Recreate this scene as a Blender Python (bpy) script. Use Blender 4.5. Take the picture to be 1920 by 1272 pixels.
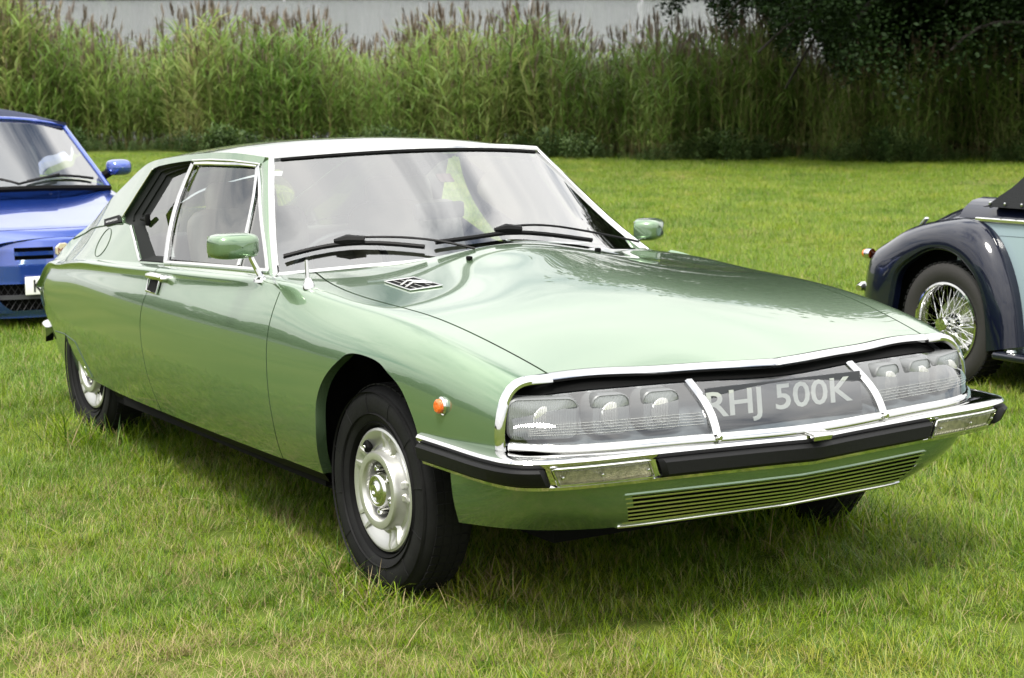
import bpy, bmesh, math, random
import numpy as np
from mathutils import Matrix, Vector

# ---------------------------------------------------------------- scene, camera, sky, sun
for o in list(bpy.data.objects): bpy.data.objects.remove(o)
SC = bpy.context.scene; COL = SC.collection
# the lawn slopes gently down to the lake: lawn frame (z = lawn normal) -> world (z = up)
UP = Vector((0.05079, -0.02027, 0.99850)).normalized()
SLOPE = UP.rotation_difference(Vector((0, 0, 1))).to_matrix().to_4x4()
cam_d = bpy.data.cameras.new('camera'); cam = bpy.data.objects.new('camera', cam_d); COL.objects.link(cam); SC.camera = cam
CR, CD, CF = Vector((0.52285784, 0.85236926, -0.00929091)), Vector((0.1103685, -0.07850159, -0.9907857)), Vector((-0.84524462, 0.51701464, -0.13511989))
CP = Vector((4.85675586, -3.34166006, 1.51316985))
M = Matrix((( CR.x, -CD.x, -CF.x, CP.x), (CR.y, -CD.y, -CF.y, CP.y), (CR.z, -CD.z, -CF.z, CP.z), (0, 0, 0, 1)))
cam.matrix_world = SLOPE @ M
cam_d.sensor_width = 36; cam_d.lens = 3473.12 / 1920 * 36; cam_d.clip_start = .1; cam_d.clip_end = 4000
cam_d.dof.use_dof = True; cam_d.dof.focus_distance = 5.6; cam_d.dof.aperture_fstop = 9.0
SC.render.engine = 'CYCLES'
SC.cycles.use_denoising = True; SC.cycles.max_bounces = 10; SC.cycles.transparent_max_bounces = 24; SC.cycles.caustics_reflective = False; SC.cycles.caustics_refractive = False
SC.view_settings.view_transform = 'Standard'; SC.view_settings.look = 'None'; SC.view_settings.gamma = 1; SC.view_settings.use_curve_mapping = False
SC.view_settings.exposure = 0.50
SUN_EL, SUN_AZ = math.radians(64), math.radians(-48)      # azimuth in the lawn frame, from +x towards +y: behind the photographer
sd = Vector((math.cos(SUN_AZ) * math.cos(SUN_EL), math.sin(SUN_AZ) * math.cos(SUN_EL), math.sin(SUN_EL)))
sl = bpy.data.lights.new('sun', 'SUN'); sl.energy = 3.1; sl.angle = math.radians(14); sl.color = (1, .965, .90)
so = bpy.data.objects.new('sun', sl); COL.objects.link(so); so.rotation_euler = (-sd).to_track_quat('-Z', 'Y').to_euler(); so.location = (0, 0, 30)
W = bpy.data.worlds.new('World'); SC.world = W; W.use_nodes = True
wn = W.node_tree.nodes; wl = W.node_tree.links
bg = wn['Background']; bg.inputs[1].default_value = .10
sky = wn.new('ShaderNodeTexSky'); sky.sky_type = 'NISHITA'; sky.sun_disc = False; sky.sun_elevation = SUN_EL; sky.sun_rotation = math.pi / 2 - SUN_AZ; sky.air_density = 1.0; sky.dust_density = 1.5
tc = wn.new('ShaderNodeTexCoord'); sep = wn.new('ShaderNodeSeparateXYZ'); wl.new(tc.outputs['Generated'], sep.inputs[0])
# broken cloud: noise on a flat layer overhead (direction / height)
hgt = wn.new('ShaderNodeMath'); hgt.operation = 'ADD'; wl.new(sep.outputs[2], hgt.inputs[0]); hgt.inputs[1].default_value = .16
hmx = wn.new('ShaderNodeMath'); hmx.operation = 'MAXIMUM'; wl.new(hgt.outputs[0], hmx.inputs[0]); hmx.inputs[1].default_value = .08
dv = wn.new('ShaderNodeVectorMath'); dv.operation = 'DIVIDE'; wl.new(tc.outputs['Generated'], dv.inputs[0])
cmb = wn.new('ShaderNodeCombineXYZ'); [wl.new(hmx.outputs[0], cmb.inputs[k]) for k in range(3)]; wl.new(cmb.outputs[0], dv.inputs[1])
nz = wn.new('ShaderNodeTexNoise'); nz.inputs['Scale'].default_value = 1.15; nz.inputs['Detail'].default_value = 9; nz.inputs['Roughness'].default_value = .58; nz.inputs['Distortion'].default_value = .5
wl.new(dv.outputs[0], nz.inputs['Vector'])
rmp = wn.new('ShaderNodeValToRGB'); rmp.color_ramp.elements[0].position = .30; rmp.color_ramp.elements[1].position = .46; wl.new(nz.outputs['Fac'], rmp.inputs[0])
nz2 = wn.new('ShaderNodeTexNoise'); nz2.inputs['Scale'].default_value = 2.6; nz2.inputs['Detail'].default_value = 7; wl.new(dv.outputs[0], nz2.inputs['Vector'])
ccol = wn.new('ShaderNodeValToRGB'); e = ccol.color_ramp.elements; e[0].position = .30; e[0].color = (11.0, 11.2, 11.5, 1); e[1].position = .66; e[1].color = (15.6, 15.4, 15.0, 1); wl.new(nz2.outputs['Fac'], ccol.inputs[0])
mx = wn.new('ShaderNodeMix'); mx.data_type = 'RGBA'; wl.new(rmp.outputs[0], mx.inputs['Factor']); wl.new(sky.outputs[0], mx.inputs['A']); 
# an overcast layer is brighter overhead than at the horizon (CIE overcast sky, 1 + 2 sin h)
cie = wn.new('ShaderNodeMath'); cie.operation = 'MULTIPLY_ADD'; cie.inputs[1].default_value = 1.05; cie.inputs[2].default_value = .60; cz = wn.new('ShaderNodeMath'); cz.operation = 'MAXIMUM'; cz.inputs[1].default_value = 0; wl.new(sep.outputs[2], cz.inputs[0]); wl.new(cz.outputs[0], cie.inputs[0])
csc = wn.new('ShaderNodeVectorMath'); csc.operation = 'SCALE'; wl.new(ccol.outputs[0], csc.inputs[0]); wl.new(cie.outputs[0], csc.inputs['Scale']); wl.new(csc.outputs[0], mx.inputs['B'])
wl.new(mx.outputs['Result'], bg.inputs[0])
# ---------------------------------------------------------------- body surface of the green coupe (car frame: x forward, y left, z up)
def _nat(n):
    A = np.zeros((n, n)); B = np.zeros((n, n)); A[0, 0] = A[-1, -1] = 1
    for i in range(1, n - 1):
        A[i, i-1:i+2] = (1, 4, 1); B[i, i-1:i+2] = (6, -12, 6)
    return np.linalg.solve(A, B)

class Spline:
    """natural cubic spline through ys at xs (ys may be vectors)"""
    def __init__(s, xs, ys):
        s.x = np.array(xs, float); y = np.array(ys, float); s.y = y.reshape(len(s.x), -1); n = len(s.x)
        h = np.diff(s.x); A = np.zeros((n, n)); r = np.zeros(s.y.shape); A[0, 0] = A[-1, -1] = 1
        for i in range(1, n - 1):
            A[i, i-1] = h[i-1]; A[i, i] = 2 * (h[i-1] + h[i]); A[i, i+1] = h[i]
            r[i] = 6 * ((s.y[i+1] - s.y[i]) / h[i] - (s.y[i] - s.y[i-1]) / h[i-1])
        s.m = np.linalg.solve(A, r)
    def __call__(s, q):
        q = np.atleast_1d(np.asarray(q, float)); i = np.clip(np.searchsorted(s.x, q) - 1, 0, len(s.x) - 2)
        qq = np.clip(q, s.x[0], s.x[-1])
        h = (s.x[i+1] - s.x[i])[:, None]; a = (s.x[i+1] - qq)[:, None] / h; b = (qq - s.x[i])[:, None] / h
        v = a * s.y[i] + b * s.y[i+1] + ((a**3 - a) * s.m[i] + (b**3 - b) * s.m[i+1]) * h * h / 6
        sl0 = (s.y[1] - s.y[0]) / (s.x[1] - s.x[0]); sl1 = (s.y[-1] - s.y[-2]) / (s.x[-1] - s.x[-2])
        v = v + np.where((q < s.x[0])[:, None], (q - s.x[0])[:, None] * sl0, 0) + np.where((q > s.x[-1])[:, None], (q - s.x[-1])[:, None] * sl1, 0)
        return v

# x : (w,z) at t = 0 sill, 1 low side, 2 widest, 3 upper side, 4 shoulder, 5 belt / bonnet gap, 6 bonnet, 7 centre
SEC = {
-3.85: ((.640,.455),(.656,.50),(.662,.545),(.662,.565),(.660,.58),(.655,.595),(.36,.62),(0,.63)),
-3.72: ((.655,.395),(.682,.48),(.688,.57),(.680,.63),(.668,.67),(.648,.700),(.36,.73),(0,.75)),
-3.50: ((.688,.305),(.715,.44),(.722,.58),(.712,.66),(.696,.71),(.668,.735),(.38,.78),(0,.80)),
-3.20: ((.722,.278),(.750,.43),(.757,.59),(.748,.68),(.732,.735),(.702,.765),(.40,.81),(0,.83)),
-2.80: ((.757,.270),(.790,.43),(.800,.60),(.792,.70),(.772,.765),(.738,.798),(.40,.84),(0,.86)),
-2.40: ((.784,.270),(.824,.43),(.838,.60),(.829,.71),(.804,.783),(.757,.820),(.40,.86),(0,.88)),
-1.90: ((.806,.276),(.853,.43),(.870,.60),(.859,.72),(.831,.808),(.772,.848),(.40,.89),(0,.90)),
-1.30: ((.827,.285),(.879,.43),(.896,.60),(.881,.735),(.845,.832),(.779,.878),(.40,.92),(0,.93)),
-0.90: ((.838,.292),(.891,.43),(.908,.60),(.892,.745),(.847,.850),(.774,.894),(.40,.94),(0,.955)),
-0.60: ((.846,.298),(.897,.43),(.914,.60),(.897,.75),(.845,.858),(.742,.893),(.40,.927),(0,.978)),
-0.30: ((.850,.304),(.900,.43),(.917,.60),(.899,.753),(.838,.846),(.748,.872),(.42,.908),(0,.951)),
 0.00: ((.850,.308),(.899,.43),(.915,.60),(.897,.750),(.833,.834),(.742,.858),(.42,.888),(0,.917)),
 0.30: ((.838,.315),(.888,.43),(.904,.595),(.886,.735),(.826,.809),(.719,.827),(.41,.852),(0,.872)),
 0.55: ((.800,.325),(.862,.43),(.880,.585),(.862,.708),(.808,.768),(.698,.779),(.40,.800),(0,.816)),
 0.74: ((.750,.335),(.826,.43),(.845,.575),(.828,.675),(.777,.721),(.680,.731),(.38,.748),(0,.764)),
 0.90: ((.700,.345),(.785,.43),(.805,.56),(.790,.63),(.745,.665),(.655,.678),(.37,.694),(0,.717)),
}
_sx = sorted(SEC); _S = Spline(_sx, [np.array(SEC[k]).ravel() for k in _sx])
_NT = 11; _W = _nat(_NT)
def _ctl(x):
    c = _S(x).reshape(-1, 8, 2); m = c[:, [6, 5, 4]] * np.array([-1, 1])
    return np.concatenate([c, m], 1)
def side(x, t):
    """surface point (x, w, z), w = half width"""
    x = np.atleast_1d(np.asarray(x, float)); t = np.atleast_1d(np.asarray(t, float)) + 0 * x; x = x + 0 * t
    c = _ctl(x); m = np.einsum('ij,njk->nik', _W, c)
    i = np.clip(np.floor(t).astype(int), 0, _NT - 2); k = np.arange(len(x)); b = (t - i)[:, None]; a = 1 - b
    p = a * c[k, i] + b * c[k, i+1] + ((a**3 - a) * m[k, i] + (b**3 - b) * m[k, i+1]) / 6
    return np.concatenate([x[:, None], p], 1)
def t_of(x, val, axis, lo, hi):
    """t where the section at x reaches val (axis 2: z rising with t, axis 1: half width falling with t)"""
    x = np.atleast_1d(np.asarray(x, float)); val = np.asarray(val, float) + 0 * x; a = np.full(x.shape, float(lo)); b = np.full(x.shape, float(hi))
    for _ in range(26):
        m = (a + b) / 2; v = side(x, m)[:, axis]; low = v < val if axis == 2 else v > val
        a = np.where(low, m, a); b = np.where(low, b, m)
    return (a + b) / 2
def side_xz(x, z): return side(x, t_of(x, z, 2, 0, 5))
def top_xy(x, y):
    x = np.atleast_1d(np.asarray(x, float)); y = np.asarray(y, float) + 0 * x
    p = side(x, t_of(x, np.abs(y), 1, 3.2, 7)); p[:, 1] = y; return p
# greenhouse: belt = section t 5, cant rail K
KR = {-1.337:(.565,1.264), -1.6:(.588,1.276), -2.0:(.590,1.262), -2.4:(.575,1.232), -2.65:(.556,1.198), -2.9:(.550,1.115), -3.2:(.550,.998), -3.47:(.556,.880), -3.56:(.592,.826), -3.668:(.622,.752), -3.80:(.646,.655), -3.86:(.654,.598)}
_kx = sorted(KR); _K = Spline(_kx, [KR[k] for k in _kx])
def upper(x, z):
    """half width of the leaning upper side (windows, pillars) at x, z"""
    x = np.atleast_1d(np.asarray(x, float)); b = side(x, 5.0); k = _K(np.clip(x, -3.86, -1.337))
    s = (np.asarray(z, float) - b[:, 2]) / np.maximum(k[:, 1] - b[:, 2], .012)
    sc = np.clip(s, -.2, 1.2)
    return b[:, 1] + (k[:, 0] - b[:, 1]) * sc - .004 * 4 * sc * (1 - sc)
# ---------------------------------------------------------------- helpers
rng = np.random.default_rng(7); random.seed(7)
def tag(o, label=None, cat=None, group=None, kind=None):
    if label: o['label'] = label
    if cat: o['category'] = cat
    if group: o['group'] = group
    if kind: o['kind'] = kind
    return o
WM = {}
def attach(o, parent, world=None):
    world = world or Matrix.Identity(4); WM[o.name] = world; o.matrix_basis = world
    if parent is not None: o.parent = parent; o.matrix_parent_inverse = WM[parent.name].inverted()
    return o
def empty(name, loc=(0, 0, 0), parent=None):
    o = bpy.data.objects.new(name, None); o.empty_display_size = .2; COL.objects.link(o); return attach(o, parent, Matrix.Translation(loc))
def obj(name, V, F, mat, parent=None, smooth=True, sharp=35):
    me = bpy.data.meshes.new(name); me.from_pydata([tuple(v) for v in np.asarray(V, float)], [], [tuple(int(i) for i in f) for f in F]); me.update()
    if smooth:
        me.polygons.foreach_set('use_smooth', [True] * len(me.polygons)); me.set_sharp_from_angle(angle=math.radians(sharp))
    for m in (mat if isinstance(mat, (list, tuple)) else [mat]): me.materials.append(m)
    o = bpy.data.objects.new(name, me); COL.objects.link(o)
    attach(o, parent)
    return o
class MB:
    """collects shapes into one mesh"""
    def __init__(s): s.v = []; s.f = []; s.m = []
    def add(s, V, F, mi=0):
        n = len(s.v); s.v += [tuple(v) for v in np.asarray(V, float)]; s.f += [tuple(int(i) + n for i in f) for f in F]; s.m += [mi] * len(F); return s
    def build(s, name, mat, parent=None, smooth=True, sharp=35):
        o = obj(name, s.v, s.f, mat, parent, smooth, sharp)
        if any(s.m): o.data.polygons.foreach_set('material_index', s.m)
        return o
def grid(P, flip=False):
    P = np.asarray(P, float); a, b = P.shape[:2]; F = []
    for i in range(a - 1):
        for j in range(b - 1):
            q = (i*b+j, i*b+j+1, (i+1)*b+j+1, (i+1)*b+j); F.append(q[::-1] if flip else q)
    return P.reshape(-1, 3), F
def gnormals(P):
    du = np.gradient(P, axis=0); dv = np.gradient(P, axis=1); n = np.cross(du, dv); return n / (np.linalg.norm(n, axis=2, keepdims=True) + 1e-12)
def panel(P, fold=.012, ref=(-1.4, 0, .55)):
    """grid turned outward (away from ref) with its border folded inward"""
    P = np.asarray(P, float); n = gnormals(P); c = P - np.array(ref); s = np.sign((n * c).sum(2).mean()); n = n * s
    if fold:
        Q = np.pad(P, ((1, 1), (1, 1), (0, 0)), mode='edge'); N = np.pad(n, ((1, 1), (1, 1), (0, 0)), mode='edge')
        m = np.ones(Q.shape[:2], bool); m[1:-1, 1:-1] = False; Q[m] -= N[m] * fold; P = Q
    return grid(P, flip=s > 0)
def resamp(pts, n, smooth=False):
    p = np.asarray(pts, float)
    d = np.concatenate([[0], np.cumsum(np.linalg.norm(np.diff(p, axis=0), axis=1))]); u = np.linspace(0, d[-1], n)
    if smooth and len(p) > 2: return Spline(d, p)(u)
    return np.stack([np.interp(u, d, p[:, k]) for k in range(p.shape[1])], 1)
def tube(pts, r, seg=8, closed=False, prof=None, up=None, cap=True):
    """sweep a circle (or profile in (side, up)) along pts; r scalar or per point"""
    p = np.asarray(pts, float); n = len(p); r = np.broadcast_to(np.asarray(r, float), (n,))
    T = np.gradient(p, axis=0) if not closed else np.roll(p, -1, 0) - np.roll(p, 1, 0); T /= np.linalg.norm(T, axis=1, keepdims=True) + 1e-12
    if prof is None: a = np.arange(seg) / seg * 2 * np.pi; prof = np.stack([np.cos(a), np.sin(a)], 1)
    prof = np.asarray(prof, float); k = len(prof)
    if up is None:
        u = np.array([0, 0, 1.]) if abs(T[0, 2]) < .9 else np.array([1., 0, 0]); U = []
        for i in range(n):
            u = u - T[i] * u.dot(T[i]); u = u / np.linalg.norm(u); U.append(u.copy())
        U = np.array(U)
    else:
        U = np.broadcast_to(np.asarray(up, float), p.shape); U = U - T * (U * T).sum(1, keepdims=True); U = U / np.linalg.norm(U, axis=1, keepdims=True)
    S = np.cross(T, U)
    V = (p[:, None] + r[:, None, None] * (prof[None, :, :1] * S[:, None] + prof[None, :, 1:] * U[:, None])).reshape(-1, 3)
    F = []
    for i in range(n if closed else n - 1):
        i2 = (i + 1) % n
        for j in range(k): j2 = (j + 1) % k; F.append((i*k+j, i*k+j2, i2*k+j2, i2*k+j))
    if cap and not closed: F.append(tuple(range(k))[::-1]); F.append(tuple((n-1)*k + j for j in range(k)))
    return V, F
def box(c, s, rot=None, bev=0):
    """bevelled box, centre c, full size s"""
    hx, hy, hz = np.asarray(s, float) / 2; b = min(bev, hx*.9, hy*.9, hz*.9)
    if b <= 0:
        V = np.array([(x, y, z) for x in (-hx, hx) for y in (-hy, hy) for z in (-hz, hz)]); F = [(0,1,3,2),(4,6,7,5),(0,4,5,1),(2,3,7,6),(0,2,6,4),(1,5,7,3)]
    else:
        bm = bmesh.new(); bmesh.ops.create_cube(bm, size=1, matrix=Matrix.Diagonal((2*hx, 2*hy, 2*hz, 1)))
        bmesh.ops.bevel(bm, geom=bm.edges[:], offset=b, segments=3, profile=.5, affect='EDGES'); bm.verts.index_update()
        V = np.array([v.co[:] for v in bm.verts]); F = [[v.index for v in f.verts] for f in bm.faces]; bm.free()
    if rot is not None: V = V @ np.array(rot).T
    return V + np.asarray(c, float), F
def lathe(prof, seg=40, axis='y', c=(0, 0, 0), sgn=1, a0=0, a1=2*math.pi):
    """revolve (radius, offset) profile about an axis"""
    prof = np.asarray(prof, float); full = abs(a1 - a0 - 2*math.pi) < 1e-6; m = seg if full else seg + 1
    a = a0 + (a1 - a0) * np.arange(m) / seg; ca, sa = np.cos(a), np.sin(a); r = prof[:, 0][:, None]; h = prof[:, 1][:, None] + 0 * ca
    if axis == 'y': P = np.stack([r * ca, sgn * h, r * sa], 2)
    elif axis == 'x': P = np.stack([sgn * h, r * ca, r * sa], 2)
    else: P = np.stack([r * ca, r * sa, sgn * h], 2)
    k = len(prof); F = []
    for i in range(k - 1):
        for j in range(seg):
            j2 = (j + 1) % m; q = (i*m+j, (i+1)*m+j, (i+1)*m+j2, i*m+j2); F.append(q if sgn > 0 else q[::-1])
    return P.reshape(-1, 3) + np.asarray(c, float), F
def mirror(V, F):
    V = np.array(V, float); V[:, 1] *= -1; return V, [tuple(f)[::-1] for f in F]
def rotm(ax, a):
    return np.array(Matrix.Rotation(a, 3, ax))
def text_mesh(s, size, depth=.002, bold=0):
    cu = bpy.data.curves.new('t', 'FONT'); cu.body = s; cu.size = size; cu.extrude = depth; cu.align_x = 'CENTER'; cu.resolution_u = 3; cu.offset = bold
    o = bpy.data.objects.new('t', cu); COL.objects.link(o); dg = bpy.context.evaluated_depsgraph_get(); me = bpy.data.meshes.new_from_object(o.evaluated_get(dg))
    V = np.array([v.co[:] for v in me.vertices]); F = [tuple(p.vertices) for p in me.polygons]
    bpy.data.objects.remove(o); bpy.data.curves.remove(cu); bpy.data.meshes.remove(me); return V, F
def letters(name, V, F, material, parent):
    """one object for each character (connected piece) of a text mesh"""
    V = np.asarray(V, float); par = list(range(len(V)))
    def find(i):
        while par[i] != i: par[i] = par[par[i]]; i = par[i]
        return i
    key = {}; 
    for i, v in enumerate(np.round(V, 6)):
        k = tuple(v)
        if k in key: par[find(i)] = find(key[k])
        else: key[k] = i
    for f in F:
        for a, b in zip(f[:-1], f[1:]): par[find(a)] = find(b)
    groups = {}
    for f in F: groups.setdefault(find(f[0]), []).append(f)
    for g in groups.values():
        ids = sorted({i for f in g for i in f}); mp = {i: k for k, i in enumerate(ids)}; obj(name, V[ids], [[mp[i] for i in f] for f in g], material, parent, smooth=False)
# ---------------------------------------------------------------- materials
def mat(name, col, rough=.5, metal=0, coat=0, coatr=.03, spec=.5, bump=None, var=None, trans=0, subs=0, sheen=0, emit=None):
    """bump: (scale, strength, detail); var: (scale, amount) colour variation"""
    m = bpy.data.materials.new(name); m.use_nodes = True; n = m.node_tree.nodes; l = m.node_tree.links; b = n['Principled BSDF']
    b.inputs['Base Color'].default_value = (*col, 1); b.inputs['Roughness'].default_value = rough; b.inputs['Metallic'].default_value = metal
    b.inputs['Coat Weight'].default_value = coat; b.inputs['Coat Roughness'].default_value = coatr; b.inputs['Specular IOR Level'].default_value = spec
    b.inputs['Transmission Weight'].default_value = trans; b.inputs['Sheen Weight'].default_value = sheen
    t = n.new('ShaderNodeTexCoord')
    if bump:
        z = n.new('ShaderNodeTexNoise'); z.inputs['Scale'].default_value = bump[0]; z.inputs['Detail'].default_value = bump[2] if len(bump) > 2 else 3; l.new(t.outputs['Object'], z.inputs['Vector'])
        bp = n.new('ShaderNodeBump'); bp.inputs['Strength'].default_value = bump[1]; bp.inputs['Distance'].default_value = .01; l.new(z.outputs['Fac'], bp.inputs['Height']); l.new(bp.outputs[0], b.inputs['Normal'])
    if var:
        z = n.new('ShaderNodeTexNoise'); z.inputs['Scale'].default_value = var[0]; z.inputs['Detail'].default_value = 5; l.new(t.outputs['Object'], z.inputs['Vector'])
        r = n.new('ShaderNodeMapRange'); r.inputs['From Min'].default_value = .3; r.inputs['From Max'].default_value = .7; r.inputs['To Min'].default_value = 1 - var[1]; r.inputs['To Max'].default_value = 1 + var[1]; l.new(z.outputs['Fac'], r.inputs[0])
        mm = n.new('ShaderNodeVectorMath'); mm.operation = 'SCALE'; mm.inputs[0].default_value = col; l.new(r.outputs[0], mm.inputs['Scale']); l.new(mm.outputs[0], b.inputs['Base Color'])
    return m
def glass(name, tint, ior=1.5, extra=0.0, rough=0.0, ridges=None):
    """thin pane: Fresnel reflection over tinted clear glass"""
    m = bpy.data.materials.new(name); m.use_nodes = True; n = m.node_tree.nodes; l = m.node_tree.links; n.remove(n['Principled BSDF'])
    tr = n.new('ShaderNodeBsdfTransparent'); tr.inputs[0].default_value = (*tint, 1); gl = n.new('ShaderNodeBsdfGlossy'); gl.inputs['Roughness'].default_value = rough
    fr = n.new('ShaderNodeFresnel'); fr.inputs[0].default_value = ior; ad = n.new('ShaderNodeMath'); ad.operation = 'MULTIPLY_ADD'; ad.inputs[1].default_value = 1.9; ad.inputs[2].default_value = extra; ad.use_clamp = True; l.new(fr.outputs[0], ad.inputs[0])
    mx = n.new('ShaderNodeMixShader'); l.new(ad.outputs[0], mx.inputs[0]); l.new(tr.outputs[0], mx.inputs[1]); l.new(gl.outputs[0], mx.inputs[2]); l.new(mx.outputs[0], n['Material Output'].inputs[0])
    if ridges:
        t = n.new('ShaderNodeTexCoord'); w = n.new('ShaderNodeTexWave'); w.bands_direction = ridges[0]; w.inputs['Scale'].default_value = ridges[1]; l.new(t.outputs['Object'], w.inputs['Vector'])
        bp = n.new('ShaderNodeBump'); bp.inputs['Strength'].default_value = ridges[2]; bp.inputs['Distance'].default_value = .004; l.new(w.outputs['Fac'], bp.inputs['Height']); l.new(bp.outputs[0], gl.inputs['Normal'])
    return m
PAINT = mat('green_paint', (.142, .226, .124), rough=.24, metal=.62, coat=1, coatr=.01, spec=.5, bump=(2.6, .035, 2)); PAINT.node_tree.nodes['Principled BSDF'].inputs['Coat IOR'].default_value = 1.68
CHROME = mat('chrome', (.66, .66, .645), rough=.06, metal=1)
STEEL = mat('brushed_trim', (.66, .66, .63), rough=.16, metal=1)
RUBBER = mat('black_rubber', (.009, .009, .0095), rough=.55, spec=.16, bump=(60, .06))
TYRE = mat('tyre_rubber', (.009, .009, .009), rough=.7, spec=.16, bump=(90, .12), var=(12, .25))
BLACK = mat('black_inside', (.006, .006, .006), rough=.9, spec=.1)
SEAL = mat('black_seal', (.004, .004, .004), rough=.6, spec=.08)
DARKGAP = mat('panel_gap', (.008, .012, .008), rough=.8, spec=.1)
QGLASS = glass('quarter_glass', (.80, .92, .86))
GLASS = glass('window_glass', (.82, .92, .88))
WSGLASS = glass('windscreen_glass', (.84, .92, .88), extra=.13)
NOSEGLASS = glass('lamp_cover_glass', (.93, .95, .95), extra=.03)
LENS = glass('lamp_lens', (.9, .92, .9), extra=.10, rough=.08, ridges=('Y', 38, .5))
SILVER = mat('wheel_silver', (.56, .56, .53), rough=.33, metal=.75, bump=(40, .03))
# ---------------------------------------------------------------- ground, lake, far wood
LEVEL = set()                                   # objects that stand level in the world instead of on the lawn's slope
def qmesh(name, V, F, mats, mi=None, smooth=False):
    """fast mesh from arrays; F (n,3) or (n,4)"""
    V = np.asarray(V, np.float32); F = np.asarray(F, np.int32); me = bpy.data.meshes.new(name); n, k = F.shape
    me.vertices.add(len(V)); me.vertices.foreach_set('co', V.ravel()); me.loops.add(n * k); me.loops.foreach_set('vertex_index', F.ravel())
    me.polygons.add(n); me.polygons.foreach_set('loop_start', np.arange(n, dtype=np.int32) * k); me.polygons.foreach_set('loop_total', np.full(n, k, np.int32))
    for m in mats: me.materials.append(m)
    if mi is not None: me.polygons.foreach_set('material_index', np.asarray(mi, np.int32))
    if smooth: me.polygons.foreach_set('use_smooth', np.ones(n, bool))
    me.update(); me.validate(); return me
def add_obj(name, me, parent=None):
    o = bpy.data.objects.new(name, me); COL.objects.link(o); return attach(o, parent)
def bumps(x, y, k, seed=0):
    r = np.random.default_rng(seed); s = 0
    for i in range(k): a = r.uniform(0, 6.28); f = .35 * 1.7 ** i; s = s + np.sin((x * np.cos(a) + y * np.sin(a)) * f + r.uniform(0, 6.28)) / 1.6 ** i
    return s
def ground_z(x, y): return .010 * bumps(np.asarray(x, float), np.asarray(y, float), 4, 3) * np.clip((np.hypot(np.asarray(x, float) + 1, y) - 4.2) / 4, 0, 1)
gs = np.concatenate([-np.geomspace(700, 9, 46), np.linspace(-8.6, 8.6, 60), np.geomspace(9, 700, 46)]); GX, GY_ = np.meshgrid(gs - 6, gs + 3); GZ = ground_z(GX, GY_)
def ground_mat():
    m = mat('lawn_soil', (.05, .075, .016), rough=.95, spec=.1, bump=(9, .8, 8)); n = m.node_tree.nodes; l = m.node_tree.links; b = n['Principled BSDF']
    t = n.new('ShaderNodeTexCoord'); z = n.new('ShaderNodeTexNoise'); z.inputs['Scale'].default_value = .8; z.inputs['Detail'].default_value = 8; l.new(t.outputs['Object'], z.inputs[0])
    r = n.new('ShaderNodeValToRGB'); r.color_ramp.elements[0].position = .35; r.color_ramp.elements[0].color = (.055, .088, .010, 1); r.color_ramp.elements[1].position = .7; r.color_ramp.elements[1].color = (.11, .13, .026, 1); l.new(z.outputs['Fac'], r.inputs[0]); l.new(r.outputs[0], b.inputs['Base Color']); return m
V, F = grid(np.stack([GX, GY_, GZ], 2)); lawn = add_obj('lawn', qmesh('lawn', V, F, [ground_mat()], smooth=True)); tag(lawn, kind='structure')
LAKE_Z = -2.62
def water_mat():
    m = mat('lake_water', (.10, .11, .105), rough=.06, spec=.6); n = m.node_tree.nodes; l = m.node_tree.links; b = n['Principled BSDF']
    t = n.new('ShaderNodeTexCoord'); mp = n.new('ShaderNodeMapping'); mp.inputs['Scale'].default_value = (1, .55, 1); l.new(t.outputs['Object'], mp.inputs[0])
    z = n.new('ShaderNodeTexNoise'); z.inputs['Scale'].default_value = 1.1; z.inputs['Detail'].default_value = 6; l.new(mp.outputs[0], z.inputs[0]); mp2 = n.new('ShaderNodeMapping'); mp2.vector_type = 'TEXTURE'; mp2.inputs['Rotation'].default_value = (0, 0, math.atan2(.522, -.853)); mp2.inputs['Scale'].default_value = (4.0, 22, 1); l.new(t.outputs['Object'], mp2.inputs[0]); z2 = n.new('ShaderNodeTexNoise'); z2.inputs['Scale'].default_value = 1.0; z2.inputs['Detail'].default_value = 6; z2.inputs['Roughness'].default_value = .65; l.new(mp2.outputs[0], z2.inputs[0]); sm_ = n.new('ShaderNodeMath'); sm_.operation = 'MULTIPLY_ADD'; sm_.inputs[1].default_value = 3.0; l.new(z2.outputs['Fac'], sm_.inputs[0]); l.new(z.outputs['Fac'], sm_.inputs[2]); bp = n.new('ShaderNodeBump'); bp.inputs['Strength'].default_value = .6; bp.inputs['Distance'].default_value = .9; l.new(sm_.outputs[0], bp.inputs['Height']); l.new(bp.outputs[0], b.inputs['Normal']); return m
lake = obj('lake', [(-900,-700,LAKE_Z),(300,-700,LAKE_Z),(300,900,LAKE_Z),(-900,900,LAKE_Z)], [(0,1,2,3)], water_mat(), smooth=False); LEVEL.add('lake'); tag(lake, kind='structure')
VD = np.array([-.853, .522]); VR = np.array([.522, .853])           # level view direction and its right, for laying out the far things
def at_view(d, r): return np.array([4.86, -3.34])[None] * (np.ones((np.size(d), 1))) + np.outer(np.atleast_1d(d), VD) + np.outer(np.atleast_1d(r), VR)
LEAFD = mat('far_leaves', (.035, .055, .018), rough=.85, var=(.6, .4))
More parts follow.
